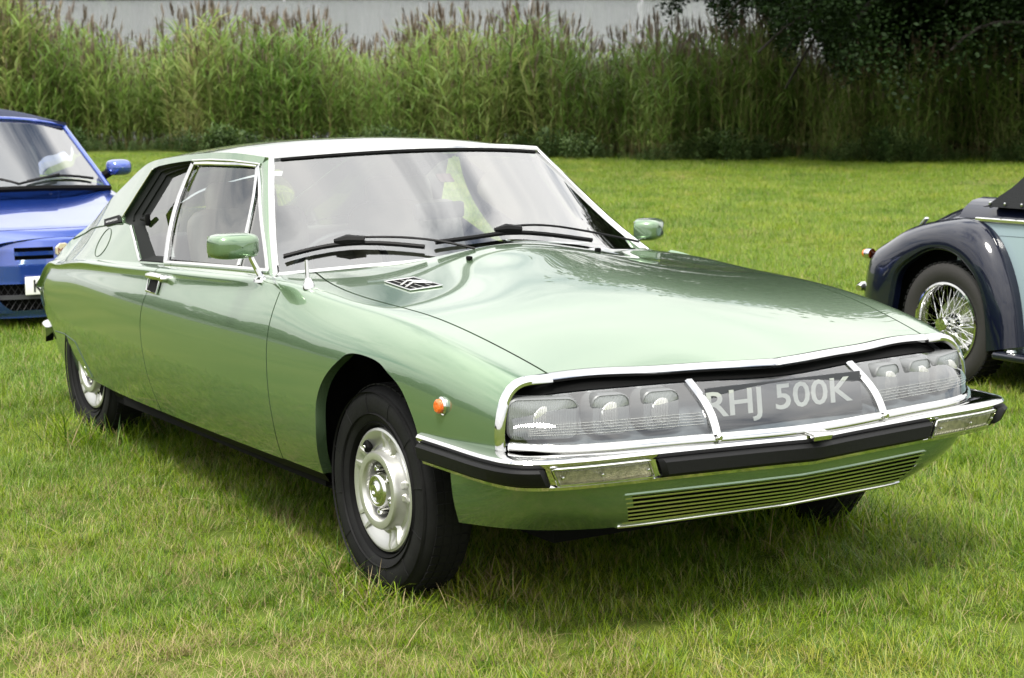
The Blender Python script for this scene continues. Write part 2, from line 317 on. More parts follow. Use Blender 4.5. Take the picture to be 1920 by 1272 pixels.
def wood(name, dist, half, h, seed, ang0, ang1, base, label):
    """a far-off wood: leaf-sized flakes heaped into many crowns along an arc"""
    r = np.random.default_rng(seed); n = 30000; nc = int(dist * (ang1 - ang0) / (h * .30)); cA = np.linspace(ang0, ang1, nc) + r.normal(0, .2 * (ang1 - ang0) / nc, nc); cD = dist + r.uniform(0, half, nc); cH = h * r.uniform(.55, 1.1, nc)
    k = r.integers(0, nc, n); u = r.normal(size=(n, 3)); u /= np.linalg.norm(u, axis=1)[:, None]; u *= (r.uniform(.55, 1, n) ** .4)[:, None]
    c = np.stack([np.cos(cA[k]) * cD[k], np.sin(cA[k]) * cD[k], base + cH[k] * .5], 1) + u * np.stack([cH[k] * .55, cH[k] * .55, cH[k] * .55], 1)
    s = h * .085; a = r.normal(size=(n, 3)); a /= np.linalg.norm(a, axis=1)[:, None]; b = np.cross(a, r.normal(size=(n, 3))); b /= np.linalg.norm(b, axis=1)[:, None]
    V = np.stack([c - a*s, c + b*s*.8, c + a*s, c - b*s*.8], 1).reshape(-1, 3) + [4.86, -3.34, 0]; F = np.arange(4*n).reshape(-1, 4); o = add_obj(name, qmesh(name, V, F, [LEAFD])); LEVEL.add(o.name); tag(o, label, 'woodland', kind='stuff'); return o
va = math.atan2(VD[1], VD[0])
wood('far_wood', 540, 30, 17, 5, va - .5, va + .5, LAKE_Z - 3, 'dark wooded shore far across the grey lake')
wood('field_wood', 120, 25, 11, 6, va + .75, va + 2.3, -3.5, 'distant trees at the edge of the field, mirrored in the green car')
# ---------------------------------------------------------------- scattered plants: instances placed on a point cloud
def scatter(name, pts, rot, scl, idx, protos, label, cat=None):
    me = bpy.data.meshes.new(name); me.from_pydata([tuple(p) for p in pts], [], [])
    for an, ty, dat in (('rot', 'FLOAT_VECTOR', rot.ravel()), ('scl', 'FLOAT', scl), ('idx', 'INT', idx)):
        at = me.attributes.new(an, ty, 'POINT'); at.data.foreach_set('vector' if ty == 'FLOAT_VECTOR' else 'value', np.asarray(dat, np.int32 if ty == 'INT' else np.float32))
    o = add_obj(name, me); tag(o, label, cat, kind='stuff')
    col = bpy.data.collections.new(name + '_kinds')
    for k, p in enumerate(protos): q = bpy.data.objects.new('%s_kind_%02d' % (name, k), p); col.objects.link(q)
    g = bpy.data.node_groups.new(name, 'GeometryNodeTree'); g.interface.new_socket('Geometry', in_out='INPUT', socket_type='NodeSocketGeometry'); g.interface.new_socket('Geometry', in_out='OUTPUT', socket_type='NodeSocketGeometry')
    N = g.nodes; L = g.links; gi = N.new('NodeGroupInput'); go = N.new('NodeGroupOutput'); ip_ = N.new('GeometryNodeInstanceOnPoints'); ci = N.new('GeometryNodeCollectionInfo'); ci.inputs[0].default_value = col; ci.inputs['Separate Children'].default_value = True; ci.inputs['Reset Children'].default_value = True
    def na(nm, ty): q = N.new('GeometryNodeInputNamedAttribute'); q.data_type = ty; q.inputs[0].default_value = nm; return q.outputs[0]
    er = N.new('FunctionNodeEulerToRotation'); L.new(na('rot', 'FLOAT_VECTOR'), er.inputs[0])
    L.new(gi.outputs[0], ip_.inputs['Points']); L.new(ci.outputs[0], ip_.inputs['Instance']); ip_.inputs['Pick Instance'].default_value = True; L.new(na('idx', 'INT'), ip_.inputs['Instance Index']); L.new(er.outputs[0], ip_.inputs['Rotation']); L.new(na('scl', 'FLOAT'), ip_.inputs['Scale']); L.new(ip_.outputs[0], go.inputs[0])
    o.modifiers.new('scatter', 'NODES').node_group = g; return o
def leaf_mat(name, ramp, patch=None, transl=.35, rough=.55, amt=.18):
    """per-plant colour from a ramp over a random value, shifted by broad patches on the ground"""
    m = bpy.data.materials.new(name); m.use_nodes = True; n = m.node_tree.nodes; l = m.node_tree.links; b = n['Principled BSDF']; b.inputs['Roughness'].default_value = rough; b.inputs['Specular IOR Level'].default_value = .35
    oi = n.new('ShaderNodeObjectInfo'); r = n.new('ShaderNodeValToRGB'); e = r.color_ramp.elements
    for k, (p, c) in enumerate(ramp):
        q = e[k] if k < 2 else e.new(p); q.position = p; q.color = (*c, 1)
    if patch:
        z = n.new('ShaderNodeTexNoise'); z.inputs['Scale'].default_value = patch; z.inputs['Detail'].default_value = 4; l.new(oi.outputs['Location'], z.inputs[0]); a = n.new('ShaderNodeMapRange'); a.inputs[1].default_value = .32; a.inputs[2].default_value = .68; l.new(z.outputs['Fac'], a.inputs[0])
        x = n.new('ShaderNodeMath'); x.operation = 'MULTIPLY_ADD'; x.inputs[1].default_value = .38; l.new(oi.outputs['Random'], x.inputs[0]); y = n.new('ShaderNodeMath'); y.operation = 'MULTIPLY'; y.inputs[1].default_value = .62; l.new(a.outputs[0], y.inputs[0]); l.new(y.outputs[0], x.inputs[2]); l.new(x.outputs[0], r.inputs[0])
    else: l.new(oi.outputs['Random'], r.inputs[0])
    tl = n.new('ShaderNodeBsdfTranslucent'); mx = n.new('ShaderNodeMixShader'); mx.inputs[0].default_value = transl; l.new(r.outputs[0], b.inputs['Base Color']); l.new(r.outputs[0], tl.inputs[0]); l.new(b.outputs[0], mx.inputs[1]); l.new(tl.outputs[0], mx.inputs[2]); l.new(mx.outputs[0], n['Material Output'].inputs[0]); return m
def blades(base, az, lean, length, width, droop, segs=3, r=None):
    """arching tapered strips; all args arrays of n; returns V, F(quads)"""
    n = len(az); d = np.stack([np.cos(az), np.sin(az), 0*az], 1); sd_ = np.stack([-np.sin(az), np.cos(az), 0*az], 1); V = np.zeros((n, segs + 1, 2, 3)); p = base.copy(); ang = lean.copy()
    for k in range(segs + 1):
        w = width * (1 - (k / segs) ** 1.6 * .94) * (.75 + .25 * min(1, 2.5 * k / segs)); V[:, k, 0] = p - sd_ * w[:, None] / 2; V[:, k, 1] = p + sd_ * w[:, None] / 2
        p = p + (d * np.sin(ang)[:, None] + np.array([0, 0, 1.]) * np.cos(ang)[:, None]) * (length / segs)[:, None]; ang = ang + droop / segs
    idx = np.arange(n * (segs + 1) * 2).reshape(n, segs + 1, 2); F = np.stack([idx[:, :-1, 0], idx[:, :-1, 1], idx[:, 1:, 1], idx[:, 1:, 0]], 3 - 1).reshape(-1, 4); return V.reshape(-1, 3), F
# ---- grass
GR = leaf_mat('grass_blade', [(.0, (.052, .125, .003)), (.34, (.150, .262, .006)), (.70, (.260, .350, .015)), (1.0, (.38, .36, .065))], patch=1.1, transl=.42, rough=.42)
STRAW = leaf_mat('grass_straw', [(0, (.24, .18, .08)), (1, (.44, .36, .18))], transl=.3)
GPALE = leaf_mat('grass_pale', [(0, (.18, .26, .05)), (1, (.28, .33, .10))], transl=.3, rough=.35); GDEEP = leaf_mat('grass_deep', [(0, (.028, .090, .002)), (1, (.075, .170, .004))], transl=.4)
gp = []
for k in range(8):
    r = np.random.default_rng(40 + k); nb_ = 62; rad = .075 * np.sqrt(r.uniform(0, 1, nb_)); a_ = r.uniform(0, 6.28, nb_); base = np.stack([rad*np.cos(a_), rad*np.sin(a_), 0*a_ - .004], 1)
    V, F = blades(base, r.uniform(0, 6.28, nb_), r.uniform(.25, 1.30, nb_), r.uniform(.035, .095, nb_) * (1.0 if k < 6 else 1.2), r.uniform(.0016, .0036, nb_), r.uniform(.1, 1.3, nb_), 4)
    mi = np.zeros(len(F), int); ns = 5 if k % 2 else 9; mi[:4*ns] = 1; mi[4*ns:4*(ns+8)] = 2; mi[4*(ns+8):4*(ns+24)] = 3
    gp.append(qmesh('grass_tuft', V, F, [GR, STRAW, GPALE, GDEEP], mi, True))
for k in range(2):
    r = np.random.default_rng(70 + k); nb_ = 56; rad = .075 * np.sqrt(r.uniform(0, 1, nb_)); a_ = r.uniform(0, 6.28, nb_); V, F = blades(np.stack([rad*np.cos(a_), rad*np.sin(a_), 0*a_], 1), r.uniform(0, 6.28, nb_), r.uniform(.5, 1.35, nb_), r.uniform(.03, .09, nb_), r.uniform(.0018, .0036, nb_), r.uniform(.1, .9, nb_), 4); mi = np.ones(len(F), int); mi[:4*26] = 0; gp.append(qmesh('grass_tuft', V, F, [GR, STRAW], mi, True))
def sample_ground(d0, d1, dens, seed, spread=.36):
    r = np.random.default_rng(seed); area = spread * (d1*d1 - d0*d0); n = int(area * dens); d = np.sqrt(r.uniform(d0*d0, d1*d1, n)); lat = r.uniform(-spread, spread, n) * d; p = at_view(d, lat); return p
gpts = [sample_ground(3.7, 8.0, 400, 1), sample_ground(8.0, 13, 210, 2), sample_ground(13, 22, 130, 3), sample_ground(22, 44, 80, 4)]
gsc = [1.0, 1.05, 1.15, 1.3]; P_ = []; S_ = []
for p, s in zip(gpts, gsc): P_.append(p); S_.append(np.full(len(p), s))
P_ = np.concatenate(P_); S_ = np.concatenate(S_); r = np.random.default_rng(9)
# soft unevenness of the turf, flattened where tyres stand
tuft = .82 + .30 * (bumps(P_[:, 0] * 3, P_[:, 1] * 3, 4, 8) * .35) + r.uniform(-.2, .28, len(P_))
for wx, wy in ((0, -.76), (0, .76), (-2.95, -.66), (-2.95, .66)):
    inside = (np.abs(P_[:, 0] - wx) < .13) & (np.abs(P_[:, 1] - wy) < .10); tuft[inside] *= .8
    rim_ = (np.abs(np.abs(P_[:, 1] - wy) - .13) < .07) & (np.abs(P_[:, 0] - wx) < .30); tuft[rim_] *= 2.1
gz = ground_z(P_[:, 0], P_[:, 1]); rot = np.stack([r.normal(0, .10, len(P_)), r.normal(0, .10, len(P_)), r.uniform(0, 6.28, len(P_))], 1)
# worn, strawy patches, most of all at the near left
ex = bumps(P_[:, 0] * 1.6 + 3, P_[:, 1] * 1.6, 5, 17); q_ = np.array([4.86, -3.34]); dd_ = (P_ - q_) @ VD; ll_ = (P_ - q_) @ VR; worn = np.clip(1.45 - np.hypot((dd_ - 4.72) / .26, (ll_ + .80) / .95), 0, 1) + .45 * np.clip((ex - .95) * 2, 0, 1); gidx = r.integers(0, 8, len(P_)); wm = r.uniform(0, 1, len(P_)) < worn * .75; gidx[wm] = 8 + r.integers(0, 2, wm.sum()); tuft = np.where(wm, tuft * .8, tuft)
scatter('grass', np.stack([P_[:, 0], P_[:, 1], gz], 1), rot, S_ * np.clip(tuft, .2, 2.2), gidx, gp, 'lush uncut lawn grass with pale dry stalks')
# long dry stalks lying in the near grass
dp = []
for k in range(4):
    r2 = np.random.default_rng(80 + k); V, F = blades(np.zeros((1, 3)), np.array([0.]), np.array([1.0]), np.array([.20]), np.array([.0022]), np.array([r2.uniform(.5, 1.1)]), 6); dp.append(qmesh('dry_stalk', V, F, [STRAW], None, True))
p = np.concatenate([sample_ground(3.8, 7, 10, 21), sample_ground(6, 16, 1.2, 22)]); n = len(p)
scatter('dry_stalks', np.stack([p[:, 0], p[:, 1], .012 + 0*p[:, 0]], 1), np.stack([r.normal(0, .1, n), r.normal(0, .1, n), r.uniform(0, 6.28, n)], 1), r.uniform(.5, 1.25, n), r.integers(0, 4, n), dp, 'pale dry stalks lying loose in the near grass')
# ---- reeds along the shore
RL = leaf_mat('reed_leaf', [(0, (.080, .155, .024)), (.40, (.155, .255, .048)), (.70, (.255, .325, .090)), (.9, (.36, .355, .15)), (1, (.46, .41, .20))], patch=.35, transl=.48)
RS = leaf_mat('reed_stem', [(0, (.12, .13, .04)), (1, (.30, .24, .10))], transl=.1); RP = leaf_mat('reed_plume', [(0, (.11, .075, .055)), (.6, (.19, .14, .095)), (1, (.30, .245, .17))], transl=.3)
rp = []
for k in range(10):
    r2 = np.random.default_rng(120 + k); H = 2.25 + .35 * r2.uniform(-1, 1); Vs, Fs, mi = [], [], []; off = 0
    lean = r2.uniform(0, .10); la = r2.uniform(0, 6.28); stem = lambda h: np.array([math.cos(la), math.sin(la), 0]) * (lean * h * h / H) + np.array([0, 0, 1.]) * h
    def push(V, F, m):
        global off_
        Vs.append(V); Fs.append(F + sum(len(v) for v in Vs[:-1])); mi.append(np.full(len(F), m))
    hs = np.linspace(0, H, 7); rad = np.linspace(.006, .0025, 7); ring = np.array([[math.cos(a), math.sin(a), 0] for a in (0, 2.09, 4.19)]); sv = np.array([[stem(h) + ring[j] * rad[i] for j in range(3)] for i, h in enumerate(hs)]).reshape(-1, 3)
    sf = np.array([(i*3+j, i*3+(j+1) % 3, (i+1)*3+(j+1) % 3, (i+1)*3+j) for i in range(6) for j in range(3)]); push(sv, sf, 1)
    nl = 13; hh = np.sort(r2.uniform(.12, .93, nl)) * H; b_ = np.array([stem(h) for h in hh]); az = la + np.arange(nl) * 2.6 + r2.normal(0, .6, nl)
    V, F = blades(b_, az, r2.uniform(.45, 1.05, nl), r2.uniform(.40, .78, nl), r2.uniform(.028, .054, nl), r2.uniform(.4, 1.6, nl), 5); push(V, F, 0)
    if k < 7:
        npf = 60; t_ = r2.uniform(0, 1, npf); b_ = np.array([stem(H - .06 + .26 * t) for t in t_]); V, F = blades(b_, la + r2.normal(0, .8, npf), r2.uniform(.15, .7, npf), (1 - t_ * .55) * r2.uniform(.08, .17, npf), r2.uniform(.006, .014, npf), r2.uniform(.2, 1.0, npf), 2); push(V, F, 2)
    rp.append(qmesh('reed', np.concatenate(Vs), np.concatenate(Fs), [RL, RS, RP], np.concatenate(mi), True))
r = np.random.default_rng(31); n = 9500; lat = r.uniform(-.40, .34, n); front = np.interp(lat, [-.40, -.27, -.19, .03, .16, .28, .34], [50, 48, 46.5, 38.6, 37.4, 35.6, 35.0]); dep = r.uniform(0, 1, n) ** 1.15 * 8.5; d = front + dep + .5 * np.sin(lat * 55) + .35 * np.sin(lat * 131 + 1)
p = at_view(d, lat * d)[:0]; p = np.array([4.86, -3.34]) + d[:, None] * VD + (lat * d)[:, None] * VR
hs = np.interp(lat, [-.40, -.27, -.24, -.20, -.1, .05, .15, .22, .30], [1.62, 1.56, 1.30, 1.20, 1.14, 1.06, .98, .90, .82]) * (1 + .10 * np.sin(lat * 47 + 2) + .07 * np.sin(lat * 103)) * r.uniform(.62, 1.12, n) * np.where(dep < .8, r.uniform(.6, 1, n), 1)
scatter('reeds', np.stack([p[:, 0], p[:, 1], 0*lat], 1), np.stack([r.normal(0, .11, n), r.normal(0, .11, n), r.uniform(0, 6.28, n)], 1), hs, r.integers(0, 10, n), rp, 'tall reeds with brown plumes along the lake shore')
# ---- nettles and broad weeds at the foot of the reeds
WL = leaf_mat('weed_leaf', [(0, (.028, .060, .014)), (.6, (.060, .105, .026)), (1, (.11, .16, .045))], transl=.3); wp = []
for k in range(5):
    r2 = np.random.default_rng(200 + k); nl = 70; h = r2.uniform(.02, .75, nl); rr_ = .20 * np.sqrt(r2.uniform(0, 1, nl)) * (1.2 - h); a_ = r2.uniform(0, 6.28, nl); V, F = blades(np.stack([rr_*np.cos(a_), rr_*np.sin(a_), h], 1), a_ + r2.normal(0, .7, nl), r2.uniform(.7, 1.4, nl), r2.uniform(.08, .17, nl), r2.uniform(.035, .07, nl), r2.uniform(.2, .9, nl), 3); wp.append(qmesh('weed', V, F, [WL], None, True))
n = 1500; lat = r.uniform(-.40, .36, n); d = np.interp(lat, [-.40, -.27, -.19, .03, .16, .28, .36], [49.6, 47.6, 46, 38.2, 36.9, 35.0, 34.4]) + r.normal(0, .38, n) + .5 * np.sin(lat * 55) + .35 * np.sin(lat * 131 + 1); p = np.array([4.86, -3.34]) + d[:, None] * VD + (lat * d)[:, None] * VR
scatter('shore_weeds', np.stack([p[:, 0], p[:, 1], 0*lat], 1), np.stack([r.normal(0, .15, n), r.normal(0, .15, n), r.uniform(0, 6.28, n)], 1), r.uniform(.25, .85, n) * (.75 + .35 * np.sin(lat * 70)), r.integers(0, 5, n), wp, 'low leafy weeds at the foot of the reeds')
# ---------------------------------------------------------------- the tree at the right
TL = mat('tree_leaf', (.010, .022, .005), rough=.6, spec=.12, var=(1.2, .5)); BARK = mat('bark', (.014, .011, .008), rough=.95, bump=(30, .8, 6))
tb = np.array([4.86, -3.34]) + 42.5 * VD + 12.6 * VR; tree = empty('lakeside_tree', (tb[0], tb[1], 0)); tag(tree, 'dark spreading leafy tree overhanging the reeds at the lake edge', 'tree')
r = np.random.default_rng(55); limbs = []; tips = []
def grow(p, d, L, R_, lev):
    n = 6; pts = [p]; q = p.copy(); dd = d.copy()
    for i in range(n):
        dd = dd + r.normal(0, .13, 3) + np.array([0, 0, -.03 if lev else .02]); dd /= np.linalg.norm(dd); q = q + dd * L / n; pts.append(q.copy())
    limbs.append((np.array(pts), np.linspace(R_, R_ * .45, n + 1)))
    if lev >= 2: tips.extend(pts[1:])
    if lev < 3:
        for k in range((9, 6, 4)[lev]):
            j = r.integers(2, n + 1); a = r.uniform(0, 6.28); side_ = np.array([math.cos(a), math.sin(a), r.uniform(-.35, .55)]); nd = dd * .45 + side_; nd /= np.linalg.norm(nd); grow(pts[j], nd, L * r.uniform(.55, .80), R_ * .5, lev + 1)
base3 = np.array([tb[0], tb[1], -.1]); grow(base3, np.array([-.1, -.05, 1.]), 9.0, .38, 0)
left = np.array([-VR[0], -VR[1], .0])
for h, L, up_ in ((1.6, 3.6, .02), (2.3, 4.6, .05), (2.8, 5.6, .10), (3.4, 6.0, .14), (4.4, 6.0, .25), (5.6, 6.0, .4), (2.9, 5.0, .0)):
    dd = left + np.array([VD[0], VD[1], 0]) * r.uniform(-.5, .3) + np.array([0, 0, up_]); grow(base3 + [0, 0, h], dd / np.linalg.norm(dd), L, .13, 1)
mbt = MB()
for pts, rad in limbs:
    m_ = pts.mean(0); dm = (m_[:2] - [4.86, -3.34]) @ VD; lm = (m_[:2] - [4.86, -3.34]) @ VR / dm * 40
    if rad[0] > .2 or 1.51 - (1.51 - m_[2]) * 40 / dm > np.interp(lm, [2, 5, 6.2, 7.4, 8.5, 9.7, 11], [4.4, 3.3, 2.8, 2.4, 1.9, 1.0, .4]): mbt.add(*tube(pts, rad, seg=7))
mbt.build('trunk', BARK, tree)
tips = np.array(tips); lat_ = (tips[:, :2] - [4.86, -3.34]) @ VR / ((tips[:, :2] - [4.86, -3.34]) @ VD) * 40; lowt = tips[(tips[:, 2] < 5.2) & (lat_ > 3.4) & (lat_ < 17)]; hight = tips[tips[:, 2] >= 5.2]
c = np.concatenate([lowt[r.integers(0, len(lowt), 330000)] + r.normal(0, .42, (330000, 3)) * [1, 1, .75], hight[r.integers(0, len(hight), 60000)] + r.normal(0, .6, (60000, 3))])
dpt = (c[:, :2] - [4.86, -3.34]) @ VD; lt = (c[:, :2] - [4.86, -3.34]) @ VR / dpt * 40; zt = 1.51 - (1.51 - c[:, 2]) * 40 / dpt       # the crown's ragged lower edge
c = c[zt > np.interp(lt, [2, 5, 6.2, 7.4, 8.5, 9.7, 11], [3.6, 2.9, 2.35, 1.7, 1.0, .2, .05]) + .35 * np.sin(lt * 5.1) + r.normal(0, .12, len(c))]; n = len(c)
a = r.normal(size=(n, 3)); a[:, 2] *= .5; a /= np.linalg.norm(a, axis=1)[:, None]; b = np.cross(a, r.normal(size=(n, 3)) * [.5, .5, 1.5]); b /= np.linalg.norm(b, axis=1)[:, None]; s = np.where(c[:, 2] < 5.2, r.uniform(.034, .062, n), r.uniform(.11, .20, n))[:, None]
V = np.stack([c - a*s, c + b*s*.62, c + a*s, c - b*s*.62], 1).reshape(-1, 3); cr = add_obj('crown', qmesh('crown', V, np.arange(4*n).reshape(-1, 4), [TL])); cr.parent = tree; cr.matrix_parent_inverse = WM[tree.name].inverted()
# ---------------------------------------------------------------- the green coupe
car = empty('green_coupe', (-1.45, 0, 0)); CARS = [car]
tag(car, 'metallic pale green fastback coupe with lamps under a full-width glass nose', 'car')
def xt(pts):
    """(x, z) polyline on the side -> (x, t)"""
    p = np.asarray(pts, float); return np.stack([p[:, 0], t_of(p[:, 0], p[:, 1], 2, 0, 5)], 1)
def P_side(X, T):
    sh = X.shape; return side(X.ravel(), T.ravel()).reshape(sh + (3,))
def near(P): Q = np.array(P, float); Q[..., 1] *= -1; return Q
def pair(name, P, material, fold=.012, parent=car, sharp=35, ref=(-1.4, 0, .55)):
    """far side piece from P (y > 0) and its mirrored near-side twin; returns (near, far)"""
    V, F = panel(P, fold, ref); Vn, Fn = mirror(V, F)
    return obj(name, Vn, Fn, material, parent, sharp=sharp), obj(name, V, F, material, parent, sharp=sharp)
def pair_mb(name, mb, material, parents=(car, car), sharp=35):
    V, F = np.array(mb.v), mb.f; Vn, Fn = mirror(V, F); out = []
    for v, f, p in ((Vn, Fn, parents[0]), (V, F, parents[1])):
        o = obj(name, v, f, material, p, sharp=sharp)
        if any(mb.m): o.data.polygons.foreach_set('material_index', mb.m)
        out.append(o)
    return out
GAP = .0035
ARCH = [(-.372,.300),(-.335,.38),(-.302,.454),(-.277,.541),(-.238,.608),(-.165,.672),(-.102,.711),(-.005,.734),(.088,.730),(.167,.709),(.239,.679),(.29,.641),(.324,.60),(.345,.565),(.36,.520)]
DF = Spline([.28,.317,.405,.518,.634,.747,.82,.863], [-.690,-.680,-.648,-.642,-.647,-.655,-.662,-.672])        # door front gap, x of z
DR = Spline([.27,.292,.377,.473,.611,.68,.777,.851], [-1.906,-1.904,-1.915,-1.928,-1.934,-1.918,-1.874,-1.832])  # door rear gap
HOODGAP = [(-.734,.687),(-.66,.706),(-.57,.727),(-.43,.745),(-.245,.750),(-.04,.745),(.114,.731),(.255,.722),(.384,.713),(.506,.702),(.617,.691),(.705,.682)]
def gap_w(x): return Spline([p[0] for p in HOODGAP], [p[1] for p in HOODGAP])(x)[:, 0]
# front wing: ruled between wheel arch and outer edge in (x, t)
a = resamp(xt(ARCH), 140, True)
dz = np.linspace(.300, .863, 40); dfx = DF(dz)[:, 0] + GAP
dfl = np.stack([dfx, t_of(dfx, dz, 2, 0, 5)], 1)
cow = np.array([[-.74, 4.45], [-.815, 4.85], [-.800, 5.0], [-.765, 5.2]])
gx = np.linspace(-.738, .688, 60); gw = gap_w(gx) + GAP; gl_ = np.stack([gx, t_of(gx, gw, 1, 3.5, 6.9)], 1)
fr_t = np.linspace(gl_[-1, 1], t_of(.69, .520, 2, 0, 5)[0], 30)[1:]; frx = .688 + .012 * np.sin(np.linspace(0, 1, 29) * 2.2)
frl = np.stack([frx, fr_t], 1)
def seg(p, n): return resamp(p, n)
outer = np.concatenate([seg(dfl, 46), seg(np.vstack([dfl[-1:], cow]), 10)[1:], seg(np.vstack([cow[-1:], gl_]), 53)[1:], seg(np.vstack([gl_[-1:], frl]), 34)[1:]])
outer = outer[:140] if len(outer) >= 140 else np.vstack([outer, np.repeat(outer[-1:], 140 - len(outer), 0)])
s_ = np.linspace(0, 1, 34)[:, None, None]
XT = a[None] * (1 - s_) + outer[None] * s_
PW = P_side(XT[..., 0], XT[..., 1])
lip = PW[:1].copy(); lip[..., 1] -= .035; PW = np.concatenate([lip, PW])
wing = pair('front_wing', PW, PAINT, fold=.014)
# doors
tt = np.concatenate([np.linspace(0, 4.2, 34), np.linspace(4.3, 5, 8)]); rows = []
for t in tt:
    xr, xf = -1.9, -.66
    for _ in range(6): xr = DR(side(xr, t)[0, 2])[0, 0]; xf = DF(min(side(xf, t)[0, 2], .863))[0, 0]
    k = max(0, (t - 4.15) / .85); xf = xf - .19 * k ** 1.3
    rows.append(np.stack([np.linspace(xr + GAP, xf - GAP, 60), np.full(60, t)], 1))
rows = np.array(rows); door = pair('door', P_side(rows[..., 0], rows[..., 1]), PAINT)
# rear wings: side below the belt, and the leaning upper quarter with the pillar
rows = []
for t in np.linspace(0, 5, 44):
    xr = -1.9
    for _ in range(6): xr = DR(side(xr, t)[0, 2])[0, 0]
    rows.append(np.stack([xr - GAP - (xr - GAP + 3.85) * np.linspace(0, 1, 80) ** .9, np.full(80, t)], 1))
rows = np.array(rows); rear = pair('rear_wing', P_side(rows[..., 0], rows[..., 1]), PAINT)
QO = [(-2.000,1.238),(-2.12,1.230),(-2.265,1.218),(-2.42,1.202),(-2.490,1.190),(-2.59,1.090),(-2.682,.984),(-2.664,.962),(-2.51,.957),(-2.377,.906),(-2.209,.8365),(-2.06,.844),(-1.905,.851)]
def U(p): p = np.asarray(p, float); return np.stack([p[:, 0], upper(p[:, 0], p[:, 1]), p[:, 1]], 1)
def Kp(x): x = np.atleast_1d(x); k = _K(x); return np.stack([x, k[:, 0], k[:, 1]], 1)
def Bp(x): return side(np.atleast_1d(x), 5.0)
inner = np.concatenate([seg(QO[:5], 30), seg(QO[4:7], 20)[1:], seg(QO[6:9], 10)[1:], seg(QO[8:11], 24)[1:], seg(QO[10:], 24)[1:]])
outk = Kp(np.linspace(-2.0, -2.54, 30))[:, [0, 2]]; out2 = Kp(np.linspace(-2.54, -3.30, 20))[1:, [0, 2]]; out3 = Kp(np.linspace(-3.30, -3.80, 10))[1:, [0, 2]]
o4 = Bp(np.linspace(-3.80, -2.32, 24))[1:, [0, 2]]; o5 = Bp(np.linspace(-2.32, -1.85, 24))[1:, [0, 2]]
outq = np.concatenate([outk, out2, out3, o4, o5]); s2 = np.linspace(0, 1, 20)[:, None, None]
XZ = inner[None] * (1 - s2) + outq[None] * s2; PQ = np.stack([XZ[..., 0], upper(XZ[..., 0].ravel(), XZ[..., 1].ravel()).reshape(XZ.shape[:2]), XZ[..., 1]], 2)
lip = PQ[:1].copy(); lip[..., 1] -= .035; PQ = np.concatenate([lip, PQ]); pillar = pair('rear_quarter', PQ, PAINT, fold=0)
# seams on the rear quarter, fuel flap, wheel skirt
def strip(P, w, material, name, parent, lift=.0012):
    """a thin line laid along P (car frame, y>0): tube flattened on the skin"""
    return [obj(name, *((mirror(*q)) if k == 0 else q), material, parent[k]) for k in (0, 1) for q in [tube(np.asarray(P) + [0, lift, 0], w, seg=6)]]
SEAMG = mat('seam_green', (.045, .070, .040), rough=.5, spec=.2)
seam = U(resamp([(-3.545,.830),(-3.369,.872),(-3.16,.905),(-2.959,.927),(-2.70,.951),(-2.634,.955)], 40, True)); strip(seam, .0030, SEAMG, 'seam', pillar)
th = np.linspace(0, 2*np.pi, 41); fu = np.stack([-2.815 + .088*np.cos(th), .867 + .058*np.sin(th)], 1); strip(U(fu), .0014, SEAMG, 'fuel_flap_seam', pillar)
sk = side_xz(*resamp([(-3.46,.416),(-3.25,.428),(-3.045,.417),(-3.02,.405),(-2.85,.283)], 40).T); strip(sk, .0024, SEAMG, 'wheel_skirt_seam', rear)
bd = U([(-2.982,.954),(-2.737,.987),(-2.648,.964),(-2.916,.931)]) + [0, .004, 0]
badge = MB(); c4 = bd.copy(); c5 = bd + [0, .006, 0]; badge.add(np.vstack([c4, c5]), [(4,5,6,7),(0,1,5,4),(1,2,6,5),(2,3,7,6),(3,0,4,7)]); pair_mb('pillar_badge', badge, SEAL, pillar)
mbk = MB()
for i in range(9):
    u0 = .14 + i * .085; q = lambda u, v: (c5[0]*(1-u) + c5[1]*u) * (1-v) + (c5[3]*(1-u) + c5[2]*u) * v + np.array([0, .0012, 0])
    mbk.add([q(u0, .38), q(u0 + .05, .38), q(u0 + .045, .66), q(u0 - .005, .66)], [(0, 1, 2, 3)])
pair_mb('badge_letters', mbk, STEEL, pillar)
# bonnet
FE = [(.700,.686),(.712,.56),(.752,.40),(.782,.25),(.815,.08),(.824,0)]
fe = Spline([p[1] for p in FE[::-1]], [p[0] for p in FE[::-1]])
nb = 81; yy = np.linspace(-1, 1, nb); rows = []
for s in np.linspace(0, 1, 70):
    row = []
    for u in yy:
        # rear edge hugs the windscreen base, front edge the chrome lip
        yf = abs(u) * .682; xf_ = fe(yf)[0, 0] - .012; yr = abs(u) * .690; xr_ = -.738 + .155 * (1 - (yr / .69) ** 2)
        x = xf_ + (xr_ - xf_) * s; w = gap_w(min(max(x, -.734), .705))[0] - GAP; row.append((x, u * w))
    rows.append(row)
rows = np.array(rows); PB = top_xy(rows[..., 0].ravel(), rows[..., 1].ravel()).reshape(rows.shape[:2] + (3,))
bonnet = obj('bonnet', *panel(PB, .014), PAINT, car)
